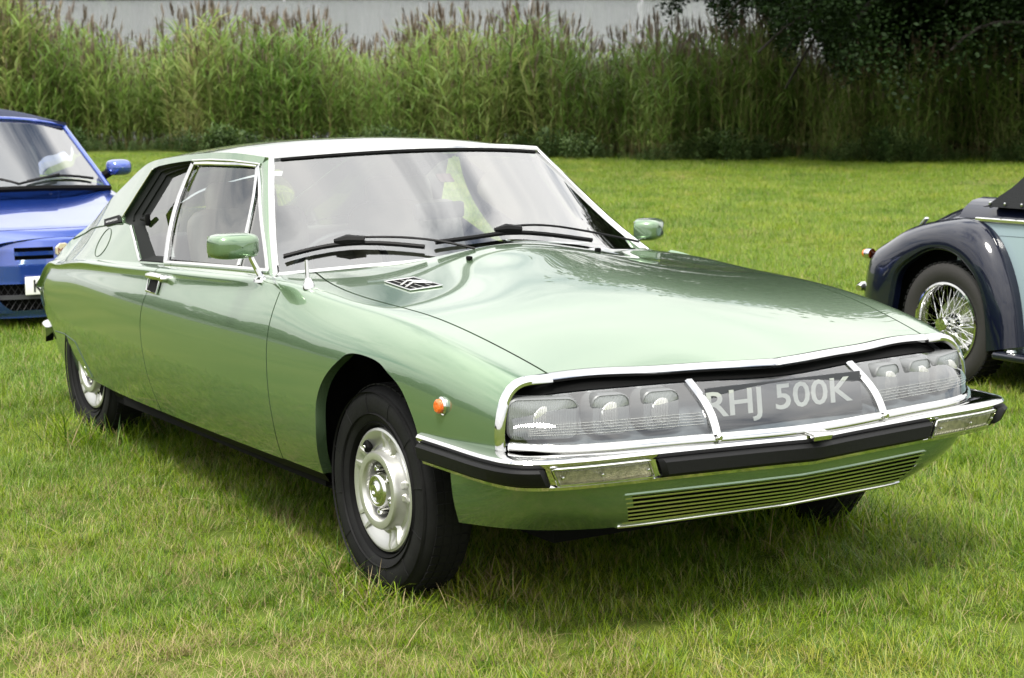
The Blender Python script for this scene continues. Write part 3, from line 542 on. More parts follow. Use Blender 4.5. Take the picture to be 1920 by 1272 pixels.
# inner body behind the gaps, floor and wheel boxes
tq = np.linspace(.05, 4.85, 20)
for x0, x1, t0 in ((-3.80, -2.98, .05), (-2.98, -.43, .05), (.42, .62, 1.9)):
    X, T = np.meshgrid(np.linspace(x0, x1, 20), np.linspace(t0, 4.85, 20)); P = P_side(X, T); P[..., 1] -= .035; pair('inner_panel', P, DARKGAP, fold=0)
mb = MB()
mb.add(*box((-1.75, 0, .27), (2.7, 1.44, .14))); mb.add(*box((-1.45, 0, .255), (1.9, 1.56, .05))); mb.add(*box((.10, 0, .51), (1.05, 1.00, .38))); mb.add(*box((-3.32, 0, .42), (.62, 1.06, .22)))
mb.add(*box((-.47, 0, .55), (.06, 1.6, .56))); mb.add(*box((0, 0, .775), (.9, 1.40, .02))); mb.add(*box((-2.95, 0, .70), (.95, 1.30, .03))); mb.add(*box((.45, 0, .50), (.06, 1.36, .34))); mb.add(*box((-3.25, 0, .52), (.05, 1.2, .30))); mb.add(*box((.50, 0, .36), (.30, .96, .05))); mb.add(*box((.02, 0, .26), (.92, 1.06, .10)))
under = mb.build('underbody', BLACK, car, smooth=False)
# sills: dark strip under the doors
V, F = grid(np.array([[(x, side(x, 0)[0, 1] + dy, side(x, 0)[0, 2] + dz2) for x in np.linspace(-2.62, -.40, 30)] for dy, dz2 in ((-.004, .004), (-.02, -.010), (-.035, -.035), (-.09, -.05))]))
pair_mb('sill', MB().add(V, F), SEAL)
# tail panel, roof, hatch
te = side(np.full(24, -3.85), np.linspace(0, 5, 24)); rows = [np.stack([-3.85 - .05 * (1 - np.linspace(-1, 1, 25) ** 4), p[1] * np.linspace(-1, 1, 25), np.full(25, p[2])], 1) for p in te]
obj('tail_panel', *panel(np.array(rows), .0), PAINT, car)
CT = Spline([-3.95,-3.86,-3.75,-3.6,-3.4,-3.0,-2.65,-2.4,-2.0,-1.7,-1.4,-1.2,-1.1], [.56,.630,.745,.875,.99,1.155,1.247,1.286,1.313,1.320,1.311,1.290,1.277])
WT = lambda y: -1.337 + .135 * (1 - (np.abs(y) / .565) ** 2)       # windscreen top edge, x of y
def roof_pt(x, u):
    k = _K(np.clip(x, -3.86, -1.337))[:, :]; kw, kz = k[:, 0], k[:, 1]; cz = CT(x)[:, 0]
    f_ = 1 - np.abs(u) ** 2.3; return np.stack([x, u * kw, kz + (cz - kz) * f_], 1)
uu = np.sin(np.linspace(-1, 1, 41) * np.pi / 2)
R0 = np.array([roof_pt(WT(uu * .565) * (1 - s) + -2.62 * s + 0 * uu, uu) for s in np.linspace(0, 1, 50)]); roof = obj('roof', *panel(R0, .02), PAINT, car)
HX0, HX1 = -2.626, -3.86; R1 = np.array([roof_pt(np.full(41, x), uu) for x in np.linspace(HX0, HX1, 44)]); Vh, Fh = panel(R1, .02); Vh = np.array(Vh)
def in_glass(f): c = Vh[list(f)].mean(0); return -3.50 < c[0] < -2.72 and abs(c[1]) < .83 * _K(np.array([c[0]]))[0, 0]
hatch = obj('tailgate', Vh, [f for f in Fh if not in_glass(f)], PAINT, car)
RW = np.array([roof_pt(np.full(31, x), np.linspace(-.86, .86, 31)) + [0, 0, .004] for x in np.linspace(-2.70, -3.52, 24)])
rwg = obj('rear_window', *panel(RW, 0), QGLASS, hatch)
# windscreen, pillars and trims
AL = [(-.868,.770,.888),(-1.004,.716,.979),(-1.129,.663,1.08),(-1.25,.608,1.186),(-1.336,.565,1.264)]
al = resamp(AL, 24, True)
rows = []
for i, p in enumerate(al):
    s = i / 23; bow = .305 * (1 - s) + .135 * s; zc = .052 * (1 - s) + .024 * s
    v = np.linspace(-1, 1, 41); rows.append(np.stack([p[0] + bow * (1 - np.abs(v) ** 2.2), v * p[1], p[2] + zc * (1 - v * v)], 1))
WSP = np.array(rows); ws = obj('windscreen', *panel(WSP, 0), WSGLASS, car)
FLAT = [(-1,-.5),(1,-.5),(1,.2),(.6,.6),(-.6,.6),(-1,.2)]
def wtrim(p, w, name='windscreen_trim', m=CHROME, up=None, par=car): return obj(name, *tube(p, w, prof=FLAT, up=up), m, par)
nrm = gnormals(WSP); nrm *= np.sign(nrm[10, 20, 0])
for j in (0, 40):
    wtrim(WSP[:, j] + nrm[:, j] * .004, .011, up=nrm[:, j])
wtrim(WSP[-1] + nrm[-1] * .006, .0125, up=nrm[-1])
wtrim(WSP[0, :] + nrm[0, :] * .003, .008, up=nrm[0])
obj('windscreen_seal', *tube(WSP[-2, 1:-1] * .55 + WSP[-1, 1:-1] * .45 + nrm[-2, 1:-1] * .003, .005, prof=FLAT, up=nrm[-2, 1:-1]), SEAL, car)
AC = [(-.917,.893),(-.99,.940),(-1.075,.993),(-1.26,1.111),(-1.33,1.175),(-1.395,1.234)]; ac = resamp(AC, 24, True); acU = U(ac)
al2 = resamp(AL, 24, True) * np.array([1, 1, 1]); s3 = np.linspace(0, 1, 8)[:, None, None]
AP = acU[None] * (1 - s3) + al2[None] * s3; AP[..., 1] += .010 * np.sin(np.linspace(0, 1, 8) * np.pi)[:, None]; AP[..., 0] += .006 * np.sin(np.linspace(0, 1, 8) * np.pi)[:, None]
pair('windscreen_pillar', AP, PAINT, fold=.012)
# cant rail above the doors
xr = np.linspace(-1.385, -2.0, 30); lo = U(np.stack([xr, np.interp(-xr, [1.372,1.41,1.6,1.8,2.0], [1.240,1.244,1.250,1.248,1.239])], 1)); hi = Kp(np.clip(xr, -2.0, -1.337)); s4 = np.linspace(0, 1, 6)[:, None, None]
CRP = lo[None] * (1 - s4) + hi[None] * s4; pair('roof_rail', CRP, PAINT, fold=.012)
strip(lo + [0, .004, -.002], .0055, CHROME, 'drip_trim', (car, car)); strip(lo + [0, -.012, -.012], .009, SEAL, 'door_seal', (car, car))
# side glass
DG = [(-1.890,.866),(-1.965,.956),(-2.010,1.089),(-1.985,1.222)]; dgl = resamp(DG, 20, True); VT = resamp([(-1.416,1.228),(-1.31,1.065),(-1.193,.896)][::-1], 20)
def gpane(name, A, B, inset, material=GLASS, ny=10):
    k = np.linspace(0, 1, ny)[:, None, None]; XZ = A[None] * (1 - k) + B[None] * k; P = np.stack([XZ[..., 0], upper(XZ[..., 0].ravel(), XZ[..., 1].ravel()).reshape(XZ.shape[:2]) - inset, XZ[..., 1]], 2)
    return pair(name, P, material, fold=0)
gpane('door_window', dgl, VT, .012); gpane('vent_window', VT, resamp(AC, 20, True), .010)
def strim(p, w, name, m=CHROME, lift=.0, par=(car, car), prof=FLAT):
    q = U(p) + [0, lift, 0]; n = np.array([0, 1, .45]); v = tube(q, w, prof=prof, up=n); return [obj(name, *(mirror(*v)), m, par[0]), obj(name, *v, m, par[1])]
strim(resamp([(-1.897,.856),(-1.974,.956),(-2.019,1.089),(-1.993,1.224)], 24, True), .013, 'window_frame')
strim(resamp([(-1.980,1.226),(-1.82,1.2325),(-1.687,1.2345),(-1.52,1.237),(-1.413,1.235)], 24, True), .0075, 'window_frame')
strim(resamp([(-1.412,1.227),(-1.305,1.065),(-1.187,.896)], 20), .0085, 'window_divider', lift=-.002)
strim(resamp([(-1.400,1.232),(-1.262,1.113),(-1.077,.995),(-.99,.942),(-.922,.896)], 24, True), .008, 'window_frame', lift=.003)
strip(Bp(np.linspace(-1.895, -.912, 40)) + [0, -.004, .006], .0095, CHROME, 'belt_trim', (car, car))
# quarter window: deep black reveal, pane set inside
QG = [(-2.032,1.212),(-2.31,1.156),(-2.426,1.007),(-2.444,.958),(-2.161,.858),(-1.935,.869)]
inq = np.concatenate([seg([(-2.01,1.232)] + QO[1:5], 30), seg(QO[4:7], 20)[1:], seg(QO[6:9], 10)[1:], seg(QO[8:11], 24)[1:], seg(QO[10:], 24)[1:]])
gq = np.concatenate([seg(QG[:2], 30), seg(QG[1:3], 20)[1:], seg(QG[2:4], 10)[1:], seg(QG[3:5], 24)[1:], seg(QG[4:], 24)[1:]])
a0 = U(inq) + [0, -.012, 0]; a1 = U(gq) + [0, -.045, 0]; k = np.linspace(0, 1, 4)[:, None, None]
REVEAL = mat('reveal_trim', (.005, .006, .005), rough=.5, spec=.06)
rv = pair('window_reveal', a0[None] * (1 - k) + a1[None] * k, REVEAL, fold=0)
for f_ in (.35, .68): strip((a0 * (1 - f_) + a1 * f_)[:52], .0045, REVEAL, 'reveal_ridge', rv)
ce = a1.mean(0); k = np.linspace(0, 1, 5)[:, None, None]; pair('quarter_window', a1[None] * (1 - k) + np.broadcast_to(ce, a1.shape)[None] * k, QGLASS, fold=0)
strim(resamp([(-2.495,1.188),(-2.598,1.088),(-2.688,.981)], 16), .005, 'quarter_trim', STEEL, .002)
strim(resamp([(-2.505,.954),(-2.375,.904),(-2.225,.841),(-2.20,.8375)], 16), .006, 'quarter_trim', CHROME, -.002)
strim(resamp([(-2.20,.838),(-2.05,.846),(-1.912,.853)], 10), .004, 'quarter_trim', SEAL, -.002)
kn = MB(); kc = U([(-2.41,.985)])[0] + [0, -.03, 0]; kn.add(*tube([kc + [-.06, 0, 0], kc], .008)); kn.add(*box(kc + [.01, 0, 0], (.02, .02, .05), bev=.006)); pair_mb('window_catch', kn, SEAL)
# ---- nose: chrome lip, covers, lamps, plate
NOSE_F = np.array([(.706,.853,.545),(.704,.856,.60),(.702,.850,.645),(.699,.838,.686),(.695,.815,.720),(.694,.783,.738),(.700,.735,.7425),(.706,.694,.7435)])
nf = resamp(NOSE_F, 40, True)
LIP = [(-1,-.45),(-.4,-.6),(1,-.45),(1,.25),(.5,.6),(-.5,.6),(-1,.25)]
upv = np.stack([np.full(40, .75), np.linspace(.65, .12, 40), np.linspace(.1, .65, 40)], 1)
nf[:, 1] -= .010; nf[:, 2] -= .010 * np.clip((nf[:, 2] - .64) / .1, 0, 1); v = tube(nf + [.006, 0, 0], .0140, prof=LIP, up=upv)
for w, p in ((0, wing[0]), (1, wing[1])): obj('nose_trim', *(mirror(*v) if w == 0 else v), CHROME, p)
yb = np.linspace(-.686, .686, 61); bl = np.stack([fe(np.abs(yb))[:, 0] + .004, yb, np.full(61, .7425) - .002 * np.cos(yb * 2)], 1)
# the lip keeps to the bonnet skin
bl[:, 2] = top_xy(bl[:, 0] - .012, yb)[:, 2] - .009
obj('bonnet_trim', *tube(bl, .0140, prof=LIP, up=np.tile([.55, 0, .8], (61, 1))), CHROME, bonnet)
# black band over the covers
def nosecurve(pts, n=61): p = np.array(pts, float); y = np.concatenate([-p[::-1, 1], p[1:, 1]]); return Spline(y, np.concatenate([p[::-1], p[1:] * [1, 1, 1]])[:, [0, 2]])
GT = nosecurve([(.846,0,.695),(.803,.294,.699),(.768,.50,.698),(.728,.69,.692),(.704,.765,.676),(.700,.812,.650)])    # top edge of the covers
GBt = nosecurve([(.973,0,.577),(.935,.297,.577),(.907,.46,.577),(.863,.67,.577),(.80,.77,.577),(.735,.832,.579)])       # bottom edge
def gpt(y, s, back=0.0):
    """point on the bowed cover: y across, s 0 bottom .. 1 top"""
    y = np.asarray(y, float); yt = y * .976; b = GBt(y); t = GT(yt); x = b[:, 0] * (1 - s) + t[:, 0] * s + .024 * np.sin(np.pi * s) - back; z = b[:, 1] * (1 - s) + t[:, 1] * s
    return np.stack([x, y * (1 - s) + yt * s, z], 1)
def cover(y0, y1, name, par=car):
    yy = np.linspace(y0, y1, 30); P = np.array([gpt(yy, s) for s in np.linspace(0, 1, 14)]); return obj(name, *panel(P, .004, ref=(0, 0, .6)), NOSEGLASS, par)
cvs = [cover(-.832, -.312, 'lamp_cover'), cover(-.288, .288, 'plate_cover'), cover(.312, .832, 'lamp_cover')]
for sy in (-1, 1):
    q = np.array([gpt(np.array([sy * .30]), s)[0] for s in np.linspace(-.03, 1.03, 20)]); q[:, 0] += .006
    dvd = obj('cover_divider', *tube(q, .0135, prof=FLAT, up=np.tile([.9, 0, .4], (20, 1))), CHROME, car)
    sc_ = gpt(np.array([sy * .30]), -.07)[0] + [.014, 0, 0]; obj('screw', *lathe([(0,.008),(.006,.008),(.0095,.004),(.0095,-.004)], 14, 'x', sc_), STEEL, dvd)
yb2 = np.linspace(-.835, .835, 81); low = gpt(yb2, 0) + [.006, 0, -.010]; cover_trim = obj('cover_trim', *tube(low, .012, prof=LIP, up=np.tile([.8, 0, .6], (81, 1))), CHROME, car)
# housing behind: grey tray, back wall, black band above
yy = np.linspace(-.84, .84, 61)
back = []
for s, bk in ((-.14, -.0), (-.12, .06), (.0, .145), (.35, .16), (.8, .15), (1.12, .10), (1.28, .02), (1.33, -.01)): back.append(gpt(yy, s, bk))
housing = obj('lamp_housing', *grid(np.array(back)), mat('housing_grey', (.11, .125, .135), rough=.5, var=(14, .25)), car)
band = np.array([gpt(yy * .995, 1.02, .004), gpt(yy * .985, 1.16, .014), gpt(yy * .975, 1.30, .03)]); obj('cover_seal', *grid(band), SEAL, car)
REFL = mat('lamp_reflector', (.86, .86, .82), rough=.38, metal=.25); LBODY = mat('lamp_surround', (.16, .165, .165), rough=.4, metal=.3)
LENS2 = glass('lamp_lens_clear', (.88, .90, .88), extra=.16, rough=.12, ridges=('Y', 60, .6))
def flute_mat(name, col, rough, metal, scale):
    m = mat(name, col, rough=rough, metal=metal, coat=.6); n = m.node_tree.nodes; l = m.node_tree.links; t = n.new('ShaderNodeTexCoord'); w = n.new('ShaderNodeTexWave'); w.bands_direction = 'Y'; w.inputs['Scale'].default_value = scale; w.inputs['Distortion'].default_value = .4; l.new(t.outputs['Object'], w.inputs[0])
    bp = n.new('ShaderNodeBump'); bp.inputs['Strength'].default_value = .9; bp.inputs['Distance'].default_value = .003; l.new(w.outputs['Fac'], bp.inputs['Height']); l.new(bp.outputs[0], n['Principled BSDF'].inputs['Normal']); return m
LFACE = flute_mat('fluted_lens', (.36, .38, .38), .16, .35, 75); LSPOT = flute_mat('lens_bright_spot', (.80, .80, .76), .14, .6, 60)
def rrect(w, h, r, n=6):
    out = []
    for cx, cy, a in ((w/2-r, h/2-r, 0), (-w/2+r, h/2-r, 90), (-w/2+r, -h/2+r, 180), (w/2-r, -h/2+r, 270)):
        out += [(cx + r*math.cos(math.radians(a + 90*i/n)), cy + r*math.sin(math.radians(a + 90*i/n))) for i in range(n + 1)]
    return np.array(out)
def headlamp(yc, w, h, zc, depth=.045, tilt=0.0, cut=False):
    sy = np.sign(yc); xf = gpt(np.array([yc]), .42)[0, 0] - depth; yaw = sy * tilt
    A = np.array(Matrix.Rotation(yaw, 3, 'Z'))
    r = rrect(w, h, .028)
    if cut: r = np.array([(a_, b_ if not (a_ * 1 < -.02 and b_ < -h * .2) else b_ + .0) for a_, b_ in r])
    def ring(k, dx): return (np.stack([np.full(len(r), dx), r[:, 0] * k, r[:, 1] * k], 1) @ A.T) + [xf, yc, zc]
    e_ = MB(); rings = [ring(1.0, -.07), ring(1.0, .004), ring(.95, .008), ring(.93, .0)]; n = len(r)
    V = np.concatenate(rings); F = [(i*n+j, i*n+(j+1) % n, (i+1)*n+(j+1) % n, (i+1)*n+j) for i in range(3) for j in range(n)]; e_.add(V, F)
    lamp = e_.build('headlamp', LBODY, car)
    # reflector bowl
    rr = [ring(.93, -.002), ring(.80, -.028), ring(.5, -.055), ring(.16, -.066)]; V = np.concatenate(rr); F = [(i*n+j, i*n+(j+1) % n, (i+1)*n+(j+1) % n, (i+1)*n+j) for i in range(3) for j in range(n)] + [tuple(3*n + j for j in range(n))]
    obj('reflector', V, F, REFL, lamp); obj('bulb_shield', *lathe([(0,.02),(.016,.014),(.02,0),(.02,-.03)], 16, 'x', np.array([xf - .03, yc, zc])), REFL, lamp)
    # fluted lens, domed, with a pale spot added on its middle to imitate the bulb's reflection
    ks = [.95, .8, .6, .4, .2, .05]; V = np.concatenate([ring(k_, .004 + .012 * (1 - k_ ** 2)) for k_ in ks]); F = [(i*n+j, i*n+(j+1) % n, (i+1)*n+(j+1) % n, (i+1)*n+j) for i in range(5) for j in range(n)] + [tuple(5*n + j for j in range(n))]
    ln = obj('lens', V, F, LFACE, lamp, sharp=60)
    obj('lens_bright_spot', *lathe([(.000,.0185),(.014,.0180),(.026,.0165),(.034,.0145),(.036,.011)], 28, 'x', np.array([xf, yc, zc])), LSPOT, ln); return lamp
for sy in (-1, 1):
    headlamp(sy * .735, .195, .112, .634, .058, .42); headlamp(sy * .560, .112, .112, .638, .052, .2); headlamp(sy * .410, .112, .112, .638, .052, .16)
plate = obj('number_plate', *box((.868, 0, .632), (.006, .56, .115), rot=rotm('Y', -.12), bev=.002), mat('plate_black', (.02, .022, .025), rough=.3), car)
V, F = text_mesh('RHJ 500K', .098, .001, .0012); V[:, 0] = (V[:, 0] - (V[:, 0].min() + V[:, 0].max()) / 2) / np.ptp(V[:, 0]) * .525; V[:, 1] = (V[:, 1] - V[:, 1].min()) / np.ptp(V[:, 1]) * .094; V = np.stack([V[:, 2], V[:, 0], V[:, 1] - .047], 1) @ rotm('Y', -.12).T + [.8735, -.02, .632]
letters('plate_character', V, F, mat('plate_silver', (.42, .44, .41), rough=.4, metal=.1), plate)
lw = mat('demist_wire', (.42, .43, .41), rough=.4)
for sy in (-1, 1):
    for k_ in range(5):
        y3 = np.linspace(.325, .80, 24) * sy; obj('demist_line', *tube(gpt(y3, .22 + .055 * k_) + [.002, 0, 0], (.0005), seg=4), lw, cvs[0 if sy < 0 else 2])
# ---- bumper
BT = np.array([(1.012,0),(.995,.09),(.968,.28),(.942,.50),(.918,.72),(.893,.815),(.850,.882),(.78,.908),(.60,.916),(.37,.916)])
BL = np.array([(.986,0),(.972,.09),(.948,.28),(.924,.48),(.896,.69),(.870,.785),(.825,.852),(.75,.879),(.60,.888),(.37,.890)])
nbp = 60; bt = resamp(BT, nbp, True); bw = resamp(BL, nbp, True)
def bump_sec(i):
    """profile from the inside top over the edge to the lower lip: list of (x, y, z)"""
    t_, l_ = bt[i], bw[i]; n = np.array([l_[1] * 0, 0]); tan = (bt[min(i+1, nbp-1)] - bt[max(i-1, 0)]); nn = np.array([-tan[1], tan[0]]); nn = nn / np.linalg.norm(nn); nn = nn if nn[0] * 1.0 + nn[1] * .6 > 0 else -nn
    P = [(*(t_ - nn * .105), .548), (*(t_ - nn * .060), .556), (*(t_ - nn * .020), .5565), (*(t_ - nn * .006), .552), (*t_, .544), (*(t_ - nn * .004), .535), (*(t_ - nn * .012), .528),
         (*(l_ + nn * .004 ), .482), (*(l_ + nn * .008), .476), (*(l_ + nn * .004), .467), (*(l_ - nn * .02), .463), (*(l_ - nn * .08), .466)]
    return P, nn
secs = np.array([bump_sec(i)[0] for i in range(nbp)]); nns = np.array([bump_sec(i)[1] for i in range(nbp)])
full = np.concatenate([near(secs)[::-1], secs[1:]]); bumper = obj('bumper', *panel(full, 0, ref=(.3, 0, .5)), CHROME, car)
def on_bumper(i, v):
    """point on the face between upper edge (v 1) and lower edge (v 0) plus outward normal"""
    a_, b_ = secs[i][6], secs[i][7]; p = b_ * (1 - v) + a_ * v; return p
dist = np.concatenate([[0], np.cumsum(np.linalg.norm(np.diff(bt, axis=0), axis=1))])
def at_s(s, v, out=0.0):
    i = np.clip(np.searchsorted(dist, s) - 1, 0, nbp - 2); k_ = (s - dist[i]) / (dist[i+1] - dist[i]); p = on_bumper(i, v) * (1 - k_) + on_bumper(i+1, v) * k_; n = nns[i] * (1 - k_) + nns[i+1] * k_
    return p + np.array([n[0] * out, n[1] * out, 0])
def s_of_y(y): return float(np.interp(y, bt[:34, 1], dist[:34]))
def rub(s0, s1, mirr=None, n=40, full_=False):
    prof = [(1.06, -.002), (1.02, .016), (.86, .026), (.14, .026), (-.02, .018), (-.08, -.002)]
    ss = np.linspace(s0, s1, n); sc = np.minimum(1, np.minimum(np.arange(n), np.arange(n)[::-1]) / 1.2 + .35)
    if full_:
        rows = []
        for s, k_ in zip(np.linspace(-s1, s1, 2*n), np.minimum(1, np.minimum(np.arange(2*n), np.arange(2*n)[::-1]) / 1.2 + .35)):
            r_ = np.array([at_s(abs(s), .5 + (v - .5) * (.9 + .1 * k_), o_ * k_) for v, o_ in prof]); 
            if s < 0: r_[:, 1] *= -1
            rows.append(r_)
        return np.array(rows)
    return np.array([[at_s(s, .5 + (v - .5) * (.9 + .1 * k_), o_ * k_) for v, o_ in prof] for s, k_ in zip(ss, sc)])
V, F = panel(rub(0, s_of_y(.495), full_=True), .008, ref=(.3, 0, .5)); obj('rubber_strip', V, F, RUBBER, bumper)
for o_ in pair('rubber_strip', rub(s_of_y(.80) + .055, dist[-1] - .004), RUBBER, fold=.008, parent=bumper, ref=(.3, .4, .5)): pass
# indicators
IND = glass('indicator_lens', (.90, .88, .78), extra=.03, rough=.06, ridges=('Y', 42, .5)); INDB = mat('indicator_back', (.88, .86, .76), rough=.35, metal=.0, bump=(260, .9), var=(60, .35))
s0, s1 = s_of_y(.525), s_of_y(.80) + .028; ss = np.linspace(s0, s1, 24); sm = s0 + (s1 - s0) * .55
ind_b = np.array([[at_s(s, v, .004) for v in (.08, .5, .92)] for s in ss]); backs = pair('indicator', ind_b, INDB, fold=0, parent=bumper, ref=(.3, .4, .5))
for a_, b_ in ((s0, sm - .002), (sm + .002, s1)):
    P = np.array([[at_s(s, v, .008 + o_) for v, o_ in ((.07, 0), (.12, .008), (.88, .008), (.93, 0))] for s in np.linspace(a_, b_, 16)]); V, F = panel(P, .005, ref=(.3, .4, .5))
    obj('indicator_lens', *mirror(V, F), IND, backs[0]); obj('indicator_lens', V, F, IND, backs[1])
for s in (s0 + .012, sm, s1 - .012):
    m_ = MB().add(*lathe([(0,.003),(.004,.002),(.005,-.004)], 10, 'x', at_s(s, .5, .018))); pair_mb('screw', m_, STEEL, backs)
fr_ = np.array([at_s(s, v, .008) for s, v in [(s0 - .006, .0)] + [(s, .0) for s in ss] + [(s1 + .006, .0), (s1 + .006, 1.0)] + [(s, 1.0) for s in ss[::-1]] + [(s0 - .006, 1.0)]]); m_ = MB().add(*tube(fr_, .004, seg=6, closed=True)); pair_mb('indicator_frame', m_, CHROME, backs)
cl = MB().add(*box((.985, 0, .560), (.085, .065, .010), rot=rotm('Y', .10), bev=.003)); cl.add(*box((1.022, 0, .551), (.02, .065, .018), rot=rotm('Y', .4), bev=.004)); cl.build('bumper_clip', STEEL, bumper)
for sy in (-1, 1): obj('cover_clip', *box((.862, sy * .668, .556), (.012, .016, .026), bev=.002), STEEL, cover_trim)
# ---- apron below the bumper with the lower grille
AY = [0, .2, .4, .55, .69, .775, .815, .835]; ATX = [.945, .925, .895, .872, .845, .79, .66, .42]; ABX = [.865, .845, .812, .78, .72, .645, .55, .405]; ABY = [0, .19, .37, .50, .62, .70, .755, .80]; ABZ = [.328, .326, .320, .315, .310, .305, .30, .292]
ip = lambda q, n=61: resamp(np.array(q).T, n, True)
topc = np.concatenate([ip([ATX, AY, [.462] * 8])]); botc = np.concatenate([ip([ABX, ABY, ABZ])])
def apron(s): c = topc * (1 - s) + botc * s; c = c.copy(); c[:, 0] += .022 * math.sin(math.pi * s) ; c[:, 1] += .018 * math.sin(math.pi * s) * np.linspace(0, 1, 61); return c
ks = np.linspace(0, 1, 16); G0, G1, GY = .27, .93, .556
A_ = np.array([apron(s) for s in ks]); fl_ = np.zeros((61, 3)); fl_[:, 0] = -.10 * (1 - np.linspace(0, 1, 61) ** 4); fl_[:, 2] = .01; A_ = np.concatenate([A_, A_[-1:] + fl_])
Afull = np.concatenate([near(A_)[:, ::-1], A_[:, 1:]], 1)
# cut the opening for the grille
V, F = panel(Afull, 0, ref=(.2, 0, .4)); V = np.array(V); keep = []
def gz0(y): return .432 - .004 * abs(y); 
for f in F:
    c = V[list(f)].mean(0); inside = abs(c[1]) < GY - .018 - .42 * (.428 - c[2]) and .330 < c[2] < .428 and c[0] > .70
    if not inside: keep.append(f)
apr = obj('front_apron', V, keep, PAINT, car)
ga = np.array([apron(s) for s in np.linspace(.20, 1.0, 12)]); gb = ga[:, ga[6, :, 1] < GY + .03] - [.05, 0, 0]; gb = np.concatenate([near(gb)[:, ::-1], gb[:, 1:]], 1); grille = obj('lower_grille', *panel(gb, 0, ref=(.2, 0, .4)), BLACK, car)
for k_ in range(7):
    s = .33 + .095 * k_; c = apron(s); c = c[c[:, 1] < (GY - .012 * k_ * .6)]; c = np.concatenate([near(c)[::-1], c[1:]]); c[:, 0] -= .004
    obj('slat', *tube(c, .0038, prof=[(-1,-.7),(1,-.7),(1,.7),(-1,.7)], up=np.tile([.3, 0, 1.], (len(c), 1))), STEEL, grille)
def gframe():
    t_ = apron(.25); b_ = apron(.985); ty = t_[t_[:, 1] < GY]; by = b_[b_[:, 1] < GY - .03]; e1 = (ty[-1] * .5 + by[-1] * .5) + [.01, .022, 0]
    half = np.concatenate([ty, [e1 * .6 + ty[-1] * .4, e1 * .6 + by[-1] * .4], by[::-1]]); return np.concatenate([half, near(half)[::-1][1:-1]])
b_ = apron(.985); by = b_[b_[:, 1] < GY - .03]; gf = np.concatenate([near(by)[::-1], by[1:]]) + [.002, 0, 0]; obj('grille_frame', *tube(gf, .0055, seg=6), STEEL, grille)
t_ = apron(.25); ty = t_[t_[:, 1] < GY]; gf = np.concatenate([[near(by[-1])], [near(ty[-1])], near(ty)[::-1], ty[1:], [by[-1] + [.004, .012, .01]]]) + [-.004, 0, 0]; obj('grille_edge', *tube(gf, .0065, seg=6), PAINT, grille)
# ---- bonnet vents with chevrons, washer jets, aerial, side lamps
for sy in (-1,):
    c0 = np.array([(-.408,.598),(-.388,.503),(-.196,.506),(-.218,.608)]) * [1, sy]
    q = lambda u, v: c0[0]*(1-u)*(1-v) + c0[1]*u*(1-v) + c0[2]*u*v + c0[3]*(1-u)*v
    def tp(u, v, h): p = q(u, v); t_ = top_xy(p[0], p[1])[0]; return t_ + [0, 0, h]
    P = np.array([[tp(u, v, .0025) for u in np.linspace(0, 1, 8)] for v in np.linspace(0, 1, 8)]); vent = obj('bonnet_vent', *panel(P, .003, ref=(-.2, 0, .3)), BLACK, bonnet)
    fr2 = [tp(u, v, .004) for u, v in [(k_, 0) for k_ in np.linspace(0, 1, 9)] + [(1, k_) for k_ in np.linspace(.1, 1, 9)] + [(k_, 1) for k_ in np.linspace(.9, 0, 9)] + [(0, k_) for k_ in np.linspace(.9, .1, 8)]]
    obj('vent_frame', *tube(fr2, .0028, seg=6, closed=True), STEEL, vent)
    for v0 in (.36, .56):
        pts = [tp(.08, v0 + .18, .006), tp(.5, v0 - .06, .008), tp(.92, v0 + .18, .006)]; obj('chevron', *tube(resamp(pts, 12), .0034, seg=6), STEEL, vent)
    for u0 in (.25, .5, .75): obj('vent_bar', *tube([tp(u0, .05, .004), tp(u0, .95, .004)], .0009, seg=5), STEEL, vent)
for sy in (-1, 1):
    j = top_xy(-.452, sy * .258)[0]; obj('washer_jet', *box(j + [0, 0, .006], (.022, .016, .014), bev=.004), SEAL, bonnet)
    sp = side_xz(.475, .645)[0] * [1, sy, 1]; ml = obj('side_marker', *lathe([(.026,-.006),(.026,.004),(.022,.009),(.019,.009)], 24, 'y', sp, sy), CHROME, wing[0 if sy < 0 else 1])
    obj('marker_lens', *lathe([(.0205,.006),(.020,.016),(.015,.021),(.008,.022),(0,.0225)], 24, 'y', sp, sy), mat('amber_lens', (.75, .13, .012), rough=.18, coat=.6, bump=(160, .5)), ml)
ab = side(-.53, t_of(-.53, .81, 1, 3.5, 6)[0])[0] * [1, -1, 1]
obj('aerial', *tube([ab + [0, 0, -.004], ab + [0, 0, .008], ab + [-.004, 0, .022], ab + [-.008, .0, .03], ab + [-.012, 0, .088]], [.020, .019, .013, .0075, .0055], seg=14), CHROME, wing[0])
